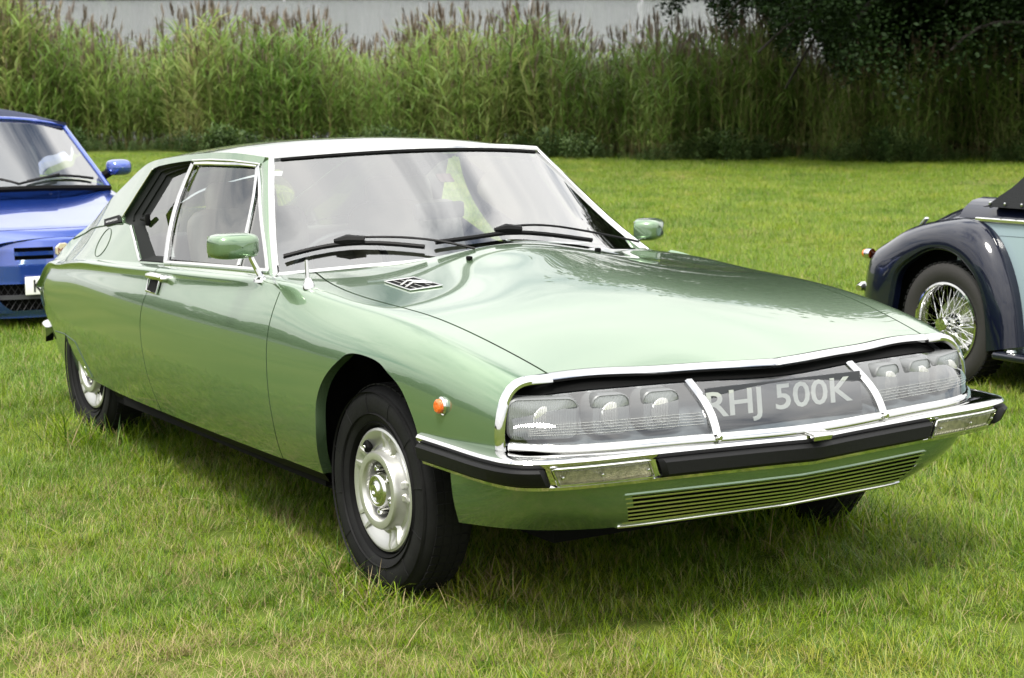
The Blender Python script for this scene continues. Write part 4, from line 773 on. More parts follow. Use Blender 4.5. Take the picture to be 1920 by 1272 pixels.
# ---- door handles, mirrors
HD = MB(); h0 = side_xz(-1.80, .79)[0]
def sp_(x, z, o_=0): p = side_xz(x, z)[0]; return p + [0, o_, o_ * .25]
P = np.array([[sp_(x, z, .004) for x in np.linspace(-1.885, -1.765, 6)] for z in np.linspace(.752, .815, 6)]); hd = pair('handle_recess', P, SEAL, fold=.002, parent=car)
for k_, d_ in enumerate(door): hd[k_].parent = d_; hd[k_].matrix_parent_inverse = Matrix.Identity(4)
hm = MB().add(*tube([sp_(x, z, .006) for x, z in [(-1.887,.750),(-1.887,.818),(-1.763,.818),(-1.763,.750)]], .0045, seg=6, closed=True)); pair_mb('handle_frame', hm, CHROME, hd)
hm = MB().add(*tube([sp_(-1.872, .806, .008), sp_(-1.865, .806, .022), sp_(-1.81, .808, .027), sp_(-1.735, .810, .022), sp_(-1.722, .810, .006)], [.010, .0115, .0125, .012, .010], seg=10)); hm.add(*lathe([(0,.03),(.010,.029),(.013,.022),(.013,0)], 16, 'y', sp_(-1.708, .811, 0))); pair_mb('door_handle', hm, CHROME, door)
def mirr(sy, c, base, yaw):
    root = empty('door_mirror', base, car); A = rotm('Z', yaw)
    # rounded housing: superellipse sections along local x (front to back)
    rows = []
    for u, k_ in ((-.045,.90),(-.042,.97),(-.03,1.0),(0,1.0),(.022,.96),(.038,.84),(.048,.62),(.052,.3),(.053,.02)):
        th = np.linspace(0, 2*np.pi, 97); ce_, se = np.cos(th), np.sin(th); e_ = .5
        rows.append(np.stack([np.full(97, u), .084 * k_ * np.sign(ce_) * np.abs(ce_) ** e_, .043 * k_ ** .8 * np.sign(se) * np.abs(se) ** e_ * (1 + .05 * np.sign(se))], 1) @ A.T + c)
    obj('mirror_housing', *panel(np.array(rows), 0, ref=tuple(c)), PAINT, root)
    g = np.array([[np.array([-.043, y * .078, z * .037]) @ A.T + c for y in np.linspace(-1, 1, 5)] for z in np.linspace(-1, 1, 4)]); obj('mirror_glass', *panel(g, .002, ref=tuple(c)), CHROME, root)
    obj('mirror_stalk', *tube([np.array(base) + [0, 0, -.004], np.array(base) + [0, 0, .012], c * .5 + np.array(base) * .5 + [0, -sy * .028, -.015], c + [0, -sy * .055, -.035]], [.017, .012, .010, .009], seg=10), CHROME, root)
    obj('mirror_foot', *lathe([(0,.010),(.016,.008),(.024,.002),(.026,-.008)], 18, 'z', base), CHROME, root); return root
mb_ = side(-.86, 4.55)[0] * [1, -1, 1]
mirr(-1, np.array([-.88, -.913, .992]), tuple(mb_), .12); mirr(1, np.array([-1.06, .915, .950]), tuple(np.array([-1.02, .835, .873])), .70)
# ---- wipers
WBL = mat('wiper_black', (.006, .006, .006), rough=.5, spec=.15)
def wsp(u, v, h):
    i = np.clip(v, 0, 1) * 23; j = (u + 1) / 2 * 40; i0, j0 = int(min(i, 22)), int(min(max(j, 0), 39)); a_, b_ = i - i0, j - j0
    f = lambda A: A[i0, j0]*(1-a_)*(1-b_) + A[i0+1, j0]*a_*(1-b_) + A[i0, j0+1]*(1-a_)*b_ + A[i0+1, j0+1]*a_*b_
    n = f(nrm); return f(WSP) + n * h
for pts, hub, arm in ((([(-.965,.128),(-.83,.175),(-.69,.185),(-.53,.145),(-.41,.095)]), (-.69,.188), [(-.68,.200),(-.49,.160),(-.32,.08),(-.22,.0)]), ([(-.35,.128),(-.13,.150),(.05,.168),(.31,.118),(.49,.066)], (.05,.172), [(.06,.190),(.22,.190),(.45,.130),(.83,.012)])):
    wr = empty('wiper', tuple(wsp(*arm[-1], .01)), car); b_ = resamp(np.array([wsp(u, v, .018) for u, v in pts]), 24, True)
    obj('wiper_blade', *tube(b_, .0075, seg=6), WBL, wr); obj('wiper_rubber', *tube(b_ + np.array([0, 0, -.006]), .0035, seg=5), WBL, wr)
    h_ = wsp(*hub, .028); d_ = b_[13] - b_[10]; d_ = d_ / np.linalg.norm(d_); obj('wiper_clip', *tube([h_ - d_ * .065, h_ - d_ * .02 + [0, 0, .004], h_ + d_ * .04], [.007, .017, .013], seg=8), WBL, wr)
    obj('wiper_arm', *tube(resamp(np.array([wsp(u, v, .034) for u, v in arm]), 20, True), .0045, seg=6), WBL, wr)
# ---- cabin
LEA = mat('seat_leather', (.20, .17, .12), rough=.5, bump=(70, .15)); DASH = mat('dash_dark', (.02, .02, .022), rough=.6)
for sy in (-1, 1):
    st = empty('front_seat', (-1.75, sy * .36, .32), car)
    obj('seat_cushion', *box((-1.65, sy*.36, .45), (.55, .50, .20), rot=rotm('Y', -.12), bev=.07), LEA, st); obj('backrest', *box((-1.98, sy*.36, .74), (.17, .50, .62), rot=rotm('Y', -.30), bev=.07), LEA, st); obj('headrest', *box((-2.10, sy*.36, 1.06), (.10, .30, .17), rot=rotm('Y', -.3), bev=.045), LEA, st)
obj('rear_bench', *box((-2.62, 0, .66), (.20, 1.14, .50), rot=rotm('Y', -.4), bev=.07), LEA, car)
obj('dashboard', *box((-.92, 0, .775), (.36, 1.36, .17), rot=rotm('Y', -.12), bev=.05), DASH, car)
sw = empty('steering_wheel', (-1.22, -.36, .80), car); A = rotm('Y', .42); ang = np.linspace(0, 2*np.pi, 33)[:-1]; ring_ = np.stack([0 * ang, .19 * np.cos(ang), .165 * np.sin(ang)], 1) @ A.T + [-1.22, -.36, .84]
obj('steering_rim', *tube(ring_, .014, closed=True), DASH, sw); obj('steering_spoke', *tube([np.array([-1.22, -.36, .69]), np.array([-1.16, -.36, .84])], .014), STEEL, sw); obj('steering_column', *tube([np.array([-1.17, -.36, .83]), np.array([-.95, -.36, .74])], .03), DASH, sw)
imr = wsp(-.09, .62, -.09); obj('cabin_mirror', *box(imr, (.03, .24, .06), rot=rotm('Z', .25), bev=.012), DASH, car)
obj('windscreen_sticker', *box(wsp(-.01, .75, -.012), (.002, .06, .045), rot=rotm('Y', -.9)), mat('sticker', (.10, .05, .05), rough=.5), ws)
# ---- rear bumper
rb = resamp([(-3.70,.678,.372),(-3.80,.66,.378),(-3.90,.60,.382),(-3.95,.40,.384),(-3.96,0,.385)], 40, True); rb = np.concatenate([near(rb), rb[::-1][1:]]); rbo = tube(rb, .027, prof=[(-.5,-1.3),(.8,-1.1),(1,0),(.8,1.1),(-.5,1.3)], up=np.tile([0, 0, 1.], (len(rb), 1)))
obj('rear_bumper', *rbo, CHROME, car)
# ---- wheels
def wheel(x, y, sgn, front=True, R=.319, zc=.316):
    """sgn: outward side (-1 near, +1 far); y is the outer sidewall plane"""
    root = empty('wheel', (x, y, 0), car); c = (x, y, zc)
    tp_ = [(.197,-.150),(.215,-.165),(.26,-.170),(.296,-.164),(.315,-.150),(.3215,-.12),(.322,-.09),(.3215,-.06),(.315,-.028),(.306,-.012),(.294,-.003),(.272,.002),(.248,.0),(.224,-.006),(.208,-.014),(.198,-.024),(.193,-.035)]
    ty = obj('tyre', *lathe([(r * R / .322, o_) for r, o_ in tp_], 96, 'y', c, sgn), TYRE, root)
    for rr_ in (.298, .232): obj('tyre_rib', *lathe([(rr_ + .002, -.004), (rr_, .0035), (rr_ - .002, -.002)], 72, 'y', c, sgn), TYRE, ty)
    for k_ in range(12):
        a_ = 2*np.pi*k_/12 + .2; P_ = [np.array([np.cos(a_) * r, 0, np.sin(a_) * r]) * [1, 1, 1] + [x, y + sgn * o_, zc] for r, o_ in ((.235, .0005), (.25, .0012), (.272, .003), (.292, .0005))]; obj('tyre_mould_line', *tube(P_, .0011, seg=4), TYRE, ty)
    if True:   # tread blocks: thin ribs round the shoulder
        mb_t = MB()
        for k_ in range(60):
            a_ = 2*np.pi*k_/60; u_ = np.array([np.cos(a_), 0, np.sin(a_)]); w_ = np.array([-np.sin(a_), 0, np.cos(a_)])
            for o0, o1 in ((-.030, -.052), (-.058, -.080), (-.086, -.108), (-.114, -.136)):
                p_ = [u_ * .3165 + w_ * .013, u_ * .3165 - w_ * .013, u_ * .3205 - w_ * .013, u_ * .3205 + w_ * .013]
                V = [q_ + [x, y + sgn * o0, zc] for q_ in p_] + [q_ + [x, y + sgn * o1, zc] for q_ in p_]; mb_t.add(V, [(2,3,7,6),(1,2,6,5),(0,4,7,3),(0,3,2,1),(4,5,6,7)])
        mb_t.build('tread', TYRE, ty, smooth=False)
    rim = obj('rim', *lathe([(.208,-.030),(.210,-.016),(.204,-.010),(.198,-.016),(.193,-.030),(.190,-.060),(.19,-.10)], 72, 'y', c, sgn), SEAL, root)
    # pressed silver trim: outer dish, raised collar ring, recessed centre
    trim = obj('wheel_trim', *lathe([(.190,-.032),(.187,-.020),(.180,-.017),(.168,-.020),(.152,-.030),(.138,-.040),(.126,-.036),(.121,-.020),(.119,-.006),(.115,.001),(.104,.003),(.094,.001),(.089,-.005),(.086,-.02),(.084,-.045)], 80, 'y', c, sgn), SILVER, root)
    hubp = [(.084,-.045),(.060,-.046),(.054,-.030),(.052,-.006),(.048,.001),(.044,.003),(.040,.0025),(.037,-.001),(.031,-.0005),(.022,.004),(.019,.009),(.010,.010),(.008,.006),(0,.006)]
    obj('hub_back', *lathe([(.088,-.046),(.052,-.046)], 40, 'y', c, sgn), SEAL, root)
    obj('hub_cap', *lathe(hubp[1:], 48, 'y', c, sgn), STEEL, root)
    for k_ in range(5):
        a_ = 2*np.pi*k_/5 + .75; n_ = np.array([x + .069 * np.cos(a_), y, zc + .069 * np.sin(a_)]); obj('wheel_nut', *lathe([(.0115,-.046),(.0115,-.018),(.009,-.012),(.004,-.010),(0,-.0095)], 12, 'y', n_, sgn), CHROME, root)
    # radial ribs in pairs
    for k_ in range(5):
        for d_ in (-.15, .15):
            a_ = 2*np.pi*k_/5 + .12 + d_; u_ = np.array([np.cos(a_), 0, np.sin(a_)]); w_ = np.array([-np.sin(a_), 0, np.cos(a_)]); rows = []
            for r_, o_, hw in ((.118,-.020,.009),(.130,-.026,.008),(.148,-.022,.0065),(.166,-.015,.005),(.178,-.016,.003)):
                rows.append([u_ * r_ + w_ * q_ + [x, y + sgn * (o_ + h_), zc] for q_, h_ in ((-hw*1.8,-.014),(-hw,0),(hw,0),(hw*1.8,-.014))])
            obj('trim_rib', *panel(np.array(rows), 0, ref=(x, y - sgn * .3, zc)), SILVER, trim)
    slot = obj('trim_slot', *box((x + .152 * np.cos(2.25), y - sgn * .022, zc + .152 * np.sin(2.25)), (.034, .022, .030), rot=rotm('Y', -2.25), bev=.008), SEAL, trim)
    obj('valve', *lathe([(.006,-.02),(.006,.0),(.004,.003),(0,.003)], 10, 'y', (x + .152 * np.cos(2.25), y - sgn * .010, zc + .152 * np.sin(2.25)), sgn), STEEL, slot)
    return root
wheel(0, -.852, -1); wheel(0, .872, 1); wheel(-2.95, -.745, -1, False, zc=.320); wheel(-2.95, .745, 1, False, zc=.320)
# ---------------------------------------------------------------- the blue roadster behind
BLUE = mat('blue_paint', (.020, .065, .36), rough=.25, metal=.6, coat=1, coatr=.02); BLUE.node_tree.nodes['Principled BSDF'].inputs['Coat IOR'].default_value = 1.9; NAVYC = mat('hood_cloth', (.012, .018, .045), rough=.9, bump=(200, .3)); DGREY = mat('dark_grey_plastic', (.035, .036, .04), rough=.6)
bx0 = np.array([-6.70, .362, .02]); mg = empty('blue_roadster', tuple(bx0 * [1, 1, 0] + [-1.9, 0, 0])); tag(mg, 'bright blue two-seat roadster with folded-up navy fabric hood, facing us', 'car')
BS = {0.0:[(.30,.10),(.42,.20),(.46,.38),(.45,.50),(.40,.545),(.2,.565),(0,.57)], -.10:[(.56,.10),(.63,.22),(.66,.38),(.64,.53),(.56,.60),(.28,.612),(0,.612)], -.30:[(.68,.12),(.755,.26),(.775,.42),(.755,.57),(.66,.655),(.33,.662),(0,.665)],
 -.60:[(.72,.15),(.795,.30),(.81,.46),(.79,.62),(.69,.72),(.36,.722),(0,.728)], -.95:[(.73,.16),(.80,.30),(.815,.48),(.795,.67),(.71,.775),(.38,.782),(0,.79)], -1.25:[(.73,.16),(.80,.30),(.815,.5),(.80,.70),(.735,.815),(.40,.838),(0,.85)],
 -1.9:[(.73,.16),(.80,.30),(.815,.5),(.805,.72),(.755,.84),(.40,.85),(0,.85)], -2.8:[(.73,.17),(.81,.30),(.825,.5),(.81,.72),(.72,.83),(.4,.86),(0,.87)], -3.5:[(.70,.22),(.78,.34),(.79,.52),(.77,.70),(.66,.79),(.34,.82),(0,.83)], -3.92:[(.52,.30),(.60,.38),(.63,.52),(.60,.66),(.50,.72),(.25,.74),(0,.745)]}
bsx = sorted(BS); bsp = Spline(bsx, [np.array(BS[k]).ravel() for k in bsx])
def bsec(x):
    c = bsp(x).reshape(7, 2); c = np.concatenate([c, c[[5, 4]] * [-1, 1]]); return Spline(np.arange(9), c)(np.linspace(0, 6, 37))
def bpatch(x0, x1, n, i0=0, i1=37):
    return np.array([np.concatenate([[[x, -w, z] for w, z in bsec(x)[i0:i1]], [[x, w, z] for w, z in bsec(x)[i0:i1][::-1][(1 if i1 == 37 else 0):]]]) for x in np.linspace(x0, x1, n)])
mo = lambda name, VF, m, p=mg, **k: obj(name, np.asarray(VF[0]) + bx0, VF[1], m, p, **k)
ref_ = (-1.9, 0, .5)
PB_ = np.array([bsec(x) for x in np.linspace(0, -3.92, 110)])
def cutarch(P, cs):
    V, F = grid(P); V = np.array(V); K = []
    for f in F:
        c = V[list(f)].mean(0)
        if not any(math.hypot(c[0] - ax, c[2] - .29) < .325 for ax in cs) or abs(c[1]) < .6: K.append(f)
    return V, K
for sy in (-1, 1):
    P = np.stack([np.repeat(np.linspace(0, -3.92, 110)[:, None], 25, 1), sy * PB_[:, :25, 0], PB_[:, :25, 1]], 2); V, F = cutarch(P, (-.80, -3.17)); mo('body_side', (V, F if sy > 0 else [f[::-1] for f in F]), BLUE)
yy = np.linspace(-1, 1, 41)
def topgrid(x0, x1, n, lift=0):
    rows = []
    for x in np.linspace(x0, x1, n):
        s = bsec(x)[24:]; w = np.concatenate([-s[:, 0], s[::-1][1:, 0]]); z = np.concatenate([s[:, 1], s[::-1][1:, 1]]); rows.append(np.stack([np.full(len(w), x), w, z + lift], 1))
    return np.array(rows)
bmg = mo('bonnet', panel(topgrid(-.12, -1.18, 30), .01, ref_), BLUE); mo('front_panel', panel(topgrid(0, -.112, 8), .008, ref_), BLUE); mo('scuttle', panel(topgrid(-1.19, -1.45, 6), .0, ref_), DGREY); mo('rear_deck', panel(topgrid(-2.75, -3.92, 20), .0, ref_), BLUE)
mo('cockpit', box((-2.0, 0, .55), (1.5, 1.4, .5)), DGREY, smooth=False); mo('wheel_housing', box((-1.9, 0, .33), (3.4, 1.2, .34)), BLACK, smooth=False)
# nose face
def face(y, z):
    w = np.abs(y); zz = np.array([.08, .12, .20, .30, .40, .50, .56, .572]); xx = np.array([.005, .035, .045, .040, .040, .030, .012, -.005]); return np.interp(z, zz, xx) - .62 * np.clip(w / .80, 0, 1) ** 2.6 * .62 - .04 * w
def fpatch(y0, y1, z0, z1, n=24, m=10, out=0): 
    Y, Z = np.meshgrid(np.linspace(y0, y1, n), np.linspace(z0, z1, m)); return np.stack([face(Y, Z) + out, Y, Z], 2)
OPEN = [(-.30, -.058, .435, .515), (.058, .30, .435, .515), (-.52, .52, .115, .285)]
Y = np.linspace(-.70, .70, 141); Z = np.linspace(.065, .572, 61); YY, ZZ = np.meshgrid(Y, Z); V, F = panel(np.stack([face(YY, ZZ), YY, ZZ], 2), 0, ref_); V = np.array(V)
F = [f for f in F if not any(a < V[list(f)].mean(0)[1] < b and c < V[list(f)].mean(0)[2] < d for a, b, c, d in OPEN)]; nose = mo('nose', (V, F), BLUE)
for a, b, c, d in OPEN[:2]:
    mo('air_intake', panel(fpatch(a - .01, b + .01, c - .01, d + .01, out=-.035), .0, ref_), BLACK, nose)
    for zc_ in (.475, ): mo('intake_bar', tube(np.stack([face(np.linspace(a, b, 12), zc_ + 0*np.linspace(a, b, 12)) - .004, np.linspace(a, b, 12), np.full(12, zc_)], 1), .012, prof=[(-1,-1),(1,-1),(1,1),(-1,1)], up=np.tile([0, 0, 1.], (12, 1))), BLUE, nose)
low_ = mo('lower_intake', panel(fpatch(-.54, .54, .105, .295, out=-.05), .0, ref_), BLACK, nose)
MESH = mat('mesh_wire', (.03, .03, .032), rough=.5, metal=.4)
for k in range(27):
    y_ = -.52 + .04 * k
    for s_ in (-1, 1):
        q = np.array([(face(np.array(y_), np.array(.2)) - .03, y_ - s_ * .06, .115), (face(np.array(y_), np.array(.2)) - .03, y_ + s_ * .06, .285)]); 
        if abs(q[0, 1]) < .54 and abs(q[1, 1]) < .54: mo('mesh_wire', tube(q, .0022, seg=4), MESH, low_)
mo('bumper_bar', tube(np.stack([face(np.linspace(-.52, .52, 20), np.full(20, .2)) - .02, np.linspace(-.52, .52, 20), np.full(20, .20)], 1), .018, prof=[(-1,-.7),(1,-.7),(1,.7),(-1,.7)], up=np.tile([0, 0, 1.], (20, 1))), DGREY, nose)
npl = mo('number_plate', box((.060, 0, .275), (.012, .52, .115), bev=.004), mat('plate_white', (.78, .78, .74), rough=.35)); V, F = text_mesh('KN', .108, .001, .002); V = V * [.78, 1, 1]; V = np.stack([V[:, 2], V[:, 0], V[:, 1]], 1) + [.068, -.152, .238]; letters('plate_letter', V + bx0, F, mat('plate_ink', (.012, .012, .012), rough=.5), npl)
th = np.arange(8) / 8 * 2 * np.pi + np.pi / 8; oc = np.stack([.050 * np.cos(th) * 1.1, .050 * np.sin(th)], 1); bc = np.array([float(face(np.array(0.), np.array(.487))) + .004, 0, .487])
bdg = mo('maker_badge', (np.concatenate([np.stack([np.full(8, .0), oc[:, 0], oc[:, 1]], 1), np.stack([np.full(8, .012), oc[:, 0] * .93, oc[:, 1] * .93], 1)]) + bc, [(8,9,10,11,12,13,14,15)] + [(i, (i+1) % 8, 8+(i+1) % 8, 8+i) for i in range(8)]), mat('badge_cream', (.62, .55, .38), rough=.3, metal=.3), smooth=False)
V, F = text_mesh('MG', .05, .001); V = np.stack([V[:, 2], V[:, 0], V[:, 1]], 1) + bc + [.0135, 0, -.018]; letters('badge_letter', V + bx0, F, mat('badge_maroon', (.16, .02, .02), rough=.4), bdg)
for sy in (-1, 1):
    hl = [(-.02 - .62*.62*(abs(y)/.80)**2.6 - .04*abs(y) + .014, sy * y, z) for y, z in ((.40,.47),(.47,.545),(.58,.575),(.66,.56),(.685,.50),(.62,.455),(.50,.445))]; c_ = np.mean(hl, 0) + [.012, 0, 0]; V = np.array(hl + [c_]); mo('headlamp', (V, [(i, (i+1) % 7, 7) for i in range(7)]), mat('headlamp_glass', (.35, .37, .38), rough=.06, metal=.5, coat=1), nose)
    mo('washer_jet', box(bsec(-1.02)[36] @ np.array([[0, 0, 0], [0, 0, 1]])[:, :] * [0, 0, 1] + [-1.05, sy * .28, .012], (.02, .02, .012), bev=.003), DGREY, bmg)
# windscreen frame, glass, hood
A0 = np.array([-1.10, .715, .815]); A1 = np.array([-1.78, .625, 1.235]); rows = []
for s in np.linspace(0, 1, 12):
    p = A0 * (1 - s) + A1 * s; v = np.linspace(-1, 1, 25); rows.append(np.stack([p[0] + (.26 * (1 - s) + .12 * s) * (1 - np.abs(v) ** 2.2), v * p[1], p[2] + (.03 + .03 * s) * (1 - v * v)], 1))
WB = np.array(rows); mo('windscreen', panel(WB, 0, ref_), WSGLASS)
for j in (0, 24): mo('windscreen_pillar', tube(WB[:, j] + [.0, 0, 0], .019, seg=8), BLUE)
mo('windscreen_header', tube(WB[-1] + [0, 0, .008], .016, seg=8), BLUE); mo('windscreen_base', tube(WB[0] + [.01, 0, -.005], .022, seg=6), SEAL)
rows = []
for x, zc_, wk, ze in ((-1.66,1.305,.64,1.262),(-1.80,1.345,.655,1.255),(-2.1,1.378,.66,1.23),(-2.4,1.375,.655,1.20),(-2.62,1.31,.65,1.12),(-2.80,1.12,.68,.98),(-2.92,.93,.70,.88)):
    v = np.linspace(-1, 1, 31); rows.append(np.stack([x - (.0 if x < -1.8 else .10) * v * v, v * wk, ze + (zc_ - ze) * (1 - np.abs(v) ** 2.6)], 1))
hood = np.array(rows); hood = np.array([resamp(hood[:, j], 30, True) for j in range(31)]).transpose(1, 0, 2); mo('fabric_hood', panel(hood, .02, ref_), NAVYC)
for sy in (-1, 1):
    e_ = hood[:, 0 if sy < 0 else -1]; bot = np.stack([np.linspace(-1.2, -2.85, 30), np.full(30, sy * .745), np.full(30, .845)], 1); top_ = e_.copy(); front = np.linspace(0, 1, 30)[:, None]
    tp2 = np.array([A0 * [1, sy, 1] * (1 - s) + A1 * [1, sy, 1] * s for s in np.linspace(0, 1, 12)]); tl = np.concatenate([tp2, e_[4:]]); tl = resamp(tl, 30); k = np.linspace(0, 1, 6)[:, None, None]; mo('side_window', panel(bot[None] * (1 - k) + tl[None] * k, 0, ref_), GLASS)
    mr = empty('door_mirror', tuple(bx0 + [-1.32, sy * .76, .88]), mg); th = np.linspace(0, 2*np.pi, 25); rows = []
    for u, k_ in ((-.05,.92),(-.03,1),(0,1),(.03,.93),(.055,.75),(.07,.4),(.073,.05)): rows.append(np.stack([np.full(25, u) - 1.24, sy * .845 + .088 * k_ * np.sign(np.cos(th)) * np.abs(np.cos(th)) ** .6, .945 + .058 * k_ * np.sign(np.sin(th)) * np.abs(np.sin(th)) ** .6], 1))
    mo('mirror_housing', panel(np.array(rows), 0, (-1.24, sy * .845, .945)), BLUE, mr); mo('mirror_stem', tube([(-1.30, sy * .71, .87), (-1.27, sy * .76, .90), (-1.27, sy * .80, .93)], [.035, .03, .04], seg=8), SEAL, mr)
def wb(u, v, h): i = v * 11; j = (u + 1) * 12; i0, j0 = int(min(i, 10)), int(min(j, 23)); a_, b_ = i - i0, j - j0; return WB[i0, j0]*(1-a_)*(1-b_) + WB[i0+1, j0]*a_*(1-b_) + WB[i0, j0+1]*(1-a_)*b_ + WB[i0+1, j0+1]*a_*b_ + np.array([.6, 0, .8]) * h
for pts, arm in (([(-.86,.05),(-.5,.12),(-.16,.08)], [(-.5,.12),(-.2,.09),(.0,.0)]), ([(.10,.06),(.45,.13),(.84,.10)], [(.45,.13),(.2,.06),(-.02,.0)])):
    wr = empty('wiper', tuple(bx0 + wb(*arm[-1], .01)), mg); mo('wiper_blade', tube(resamp([wb(*q, .02) for q in pts], 14, True), .010, seg=6), WBL, wr); mo('wiper_arm', tube(resamp([wb(*q, .035) for q in arm], 12, True), .009, seg=6), WBL, wr)
for sy in (-1, 1): mo('seat', box((-2.25, sy * .34, .80), (.18, .48, .62), rot=rotm('Y', -.25), bev=.08), DGREY)
def simple_wheel(root_name, c, sgn, R, wdt, rimr, parent, spokes=6):
    w_ = empty(root_name, (c[0], c[1], 0), parent); obj('tyre', *lathe([(rimr,-wdt),(R*.93,-wdt),(R,-wdt*.85),(R,-wdt*.15),(R*.95,-.004),(R*.85,.004),(rimr+.01,-.004),(rimr,-.02)], 56, 'y', c, sgn), TYRE, w_)
    rm = obj('rim', *lathe([(rimr+.004,-.004),(rimr-.006,-.002),(rimr-.016,-.02),(rimr-.02,-.12)], 48, 'y', c, sgn), SILVER, w_)
    for k in range(spokes): a_ = 2*np.pi*k/spokes; u_ = np.array([np.cos(a_), 0, np.sin(a_)]); obj('spoke', *tube([np.array(c) + u_*.03 + [0, -sgn*.02, 0], np.array(c) + u_*(rimr-.01) + [0, -sgn*.012, 0]], [.03, .022], prof=[(-1,-.4),(1,-.4),(1,.4),(-1,.4)], up=np.tile([0, float(sgn), 0], (2, 1))), SILVER, rm)
    obj('hub_cap', *lathe([(.05,-.03),(.05,-.012),(.03,-.006),(0,-.006)], 20, 'y', c, sgn), SILVER, w_); return w_
for ax in (-.80, -3.17):
    for sy in (-1, 1): simple_wheel('wheel', tuple(bx0 * [1, 1, 0] + [ax, sy * .80, .29]), sy, .29, .19, .205, mg)
# ---------------------------------------------------------------- the dark two-tone tourer at the right
NAVY = mat('navy_black_paint', (.003, .0045, .014), rough=.3, spec=.12, coat=1, coatr=.012); PALE = mat('pale_blue_paint', (.30, .39, .42), rough=.35, coat=.8, coatr=.03); HOODB = mat('black_hood', (.010, .011, .013), rough=.85, bump=(150, .3))
v0 = np.array([-2.05, 3.40, -.03]); vin = empty('vintage_tourer', tuple(v0 + [1.2, .75, 0])); tag(vin, 'old two-tone tourer, navy wings over pale blue flanks, wire wheels, only its tail in view', 'car')
vo = lambda name, VF, m, p=vin, **k: obj(name, np.asarray(VF[0]) + v0, VF[1], m, p, **k)
FO = [(-.600,.30),(-.600,.42),(-.585,.53),(-.545,.632),(-.44,.700),(-.304,.771),(-.141,.823),(.015,.850),(.150,.855),(.259,.825),(.347,.757),(.425,.643),(.479,.512),(.508,.377),(.525,.25)]
FA = [(-.33,.26),(-.31,.34),(-.285,.46),(-.255,.56),(-.152,.643),(-.007,.703),(.10,.703),(.16,.685),(.226,.643),(.316,.549),(.345,.48),(.362,.415),(.375,.30),(.378,.25),(.38,.22)]
def rear_wing(flip):
    fo_, fa_ = resamp(FO, 60, True), resamp(FA, 60, True); rows = []
    for k, (yy_, s_) in enumerate(((.05, -.02), (.012, .0), (-.004, .06), (-.004, .25), (.005, .5), (.025, .72), (.06, .90), (.10, 1.0), (.16, 1.025), (.22, 1.01), (.28, .96), (.33, .88))):
        xz = fa_ * (1 - s_) + fo_ * s_; rows.append(np.stack([xz[:, 0], np.full(60, yy_), xz[:, 1]], 1))
    P = np.array(rows); return P
WID = 1.46
def both_v(name, P, m, fold=.0, ref=(0, .73, .5), p=vin):
    V, F = panel(P, fold, ref); o1 = vo(name, (V, F), m, p); V2 = np.array(V); V2[:, 1] = WID - V2[:, 1]; o2 = vo(name, (V2, [tuple(f)[::-1] for f in F]), m, p); return o1, o2
rw_ = both_v('rear_wing', rear_wing(0), NAVY)
edge = resamp(FA, 60, True); 
for sy, o_ in ((0, rw_[0]), (1, rw_[1])):
    e3 = np.stack([edge[:, 0], np.full(60, .012 if sy == 0 else WID - .012), edge[:, 1]], 1); vo('wing_bead', tube(e3, .006, seg=6), NAVY, o_)
    pip = np.stack([resamp(FO, 60, True)[:, 0], np.full(60, .335 if sy == 0 else WID - .335), resamp(FO, 60, True)[:, 1] * .97], 1)
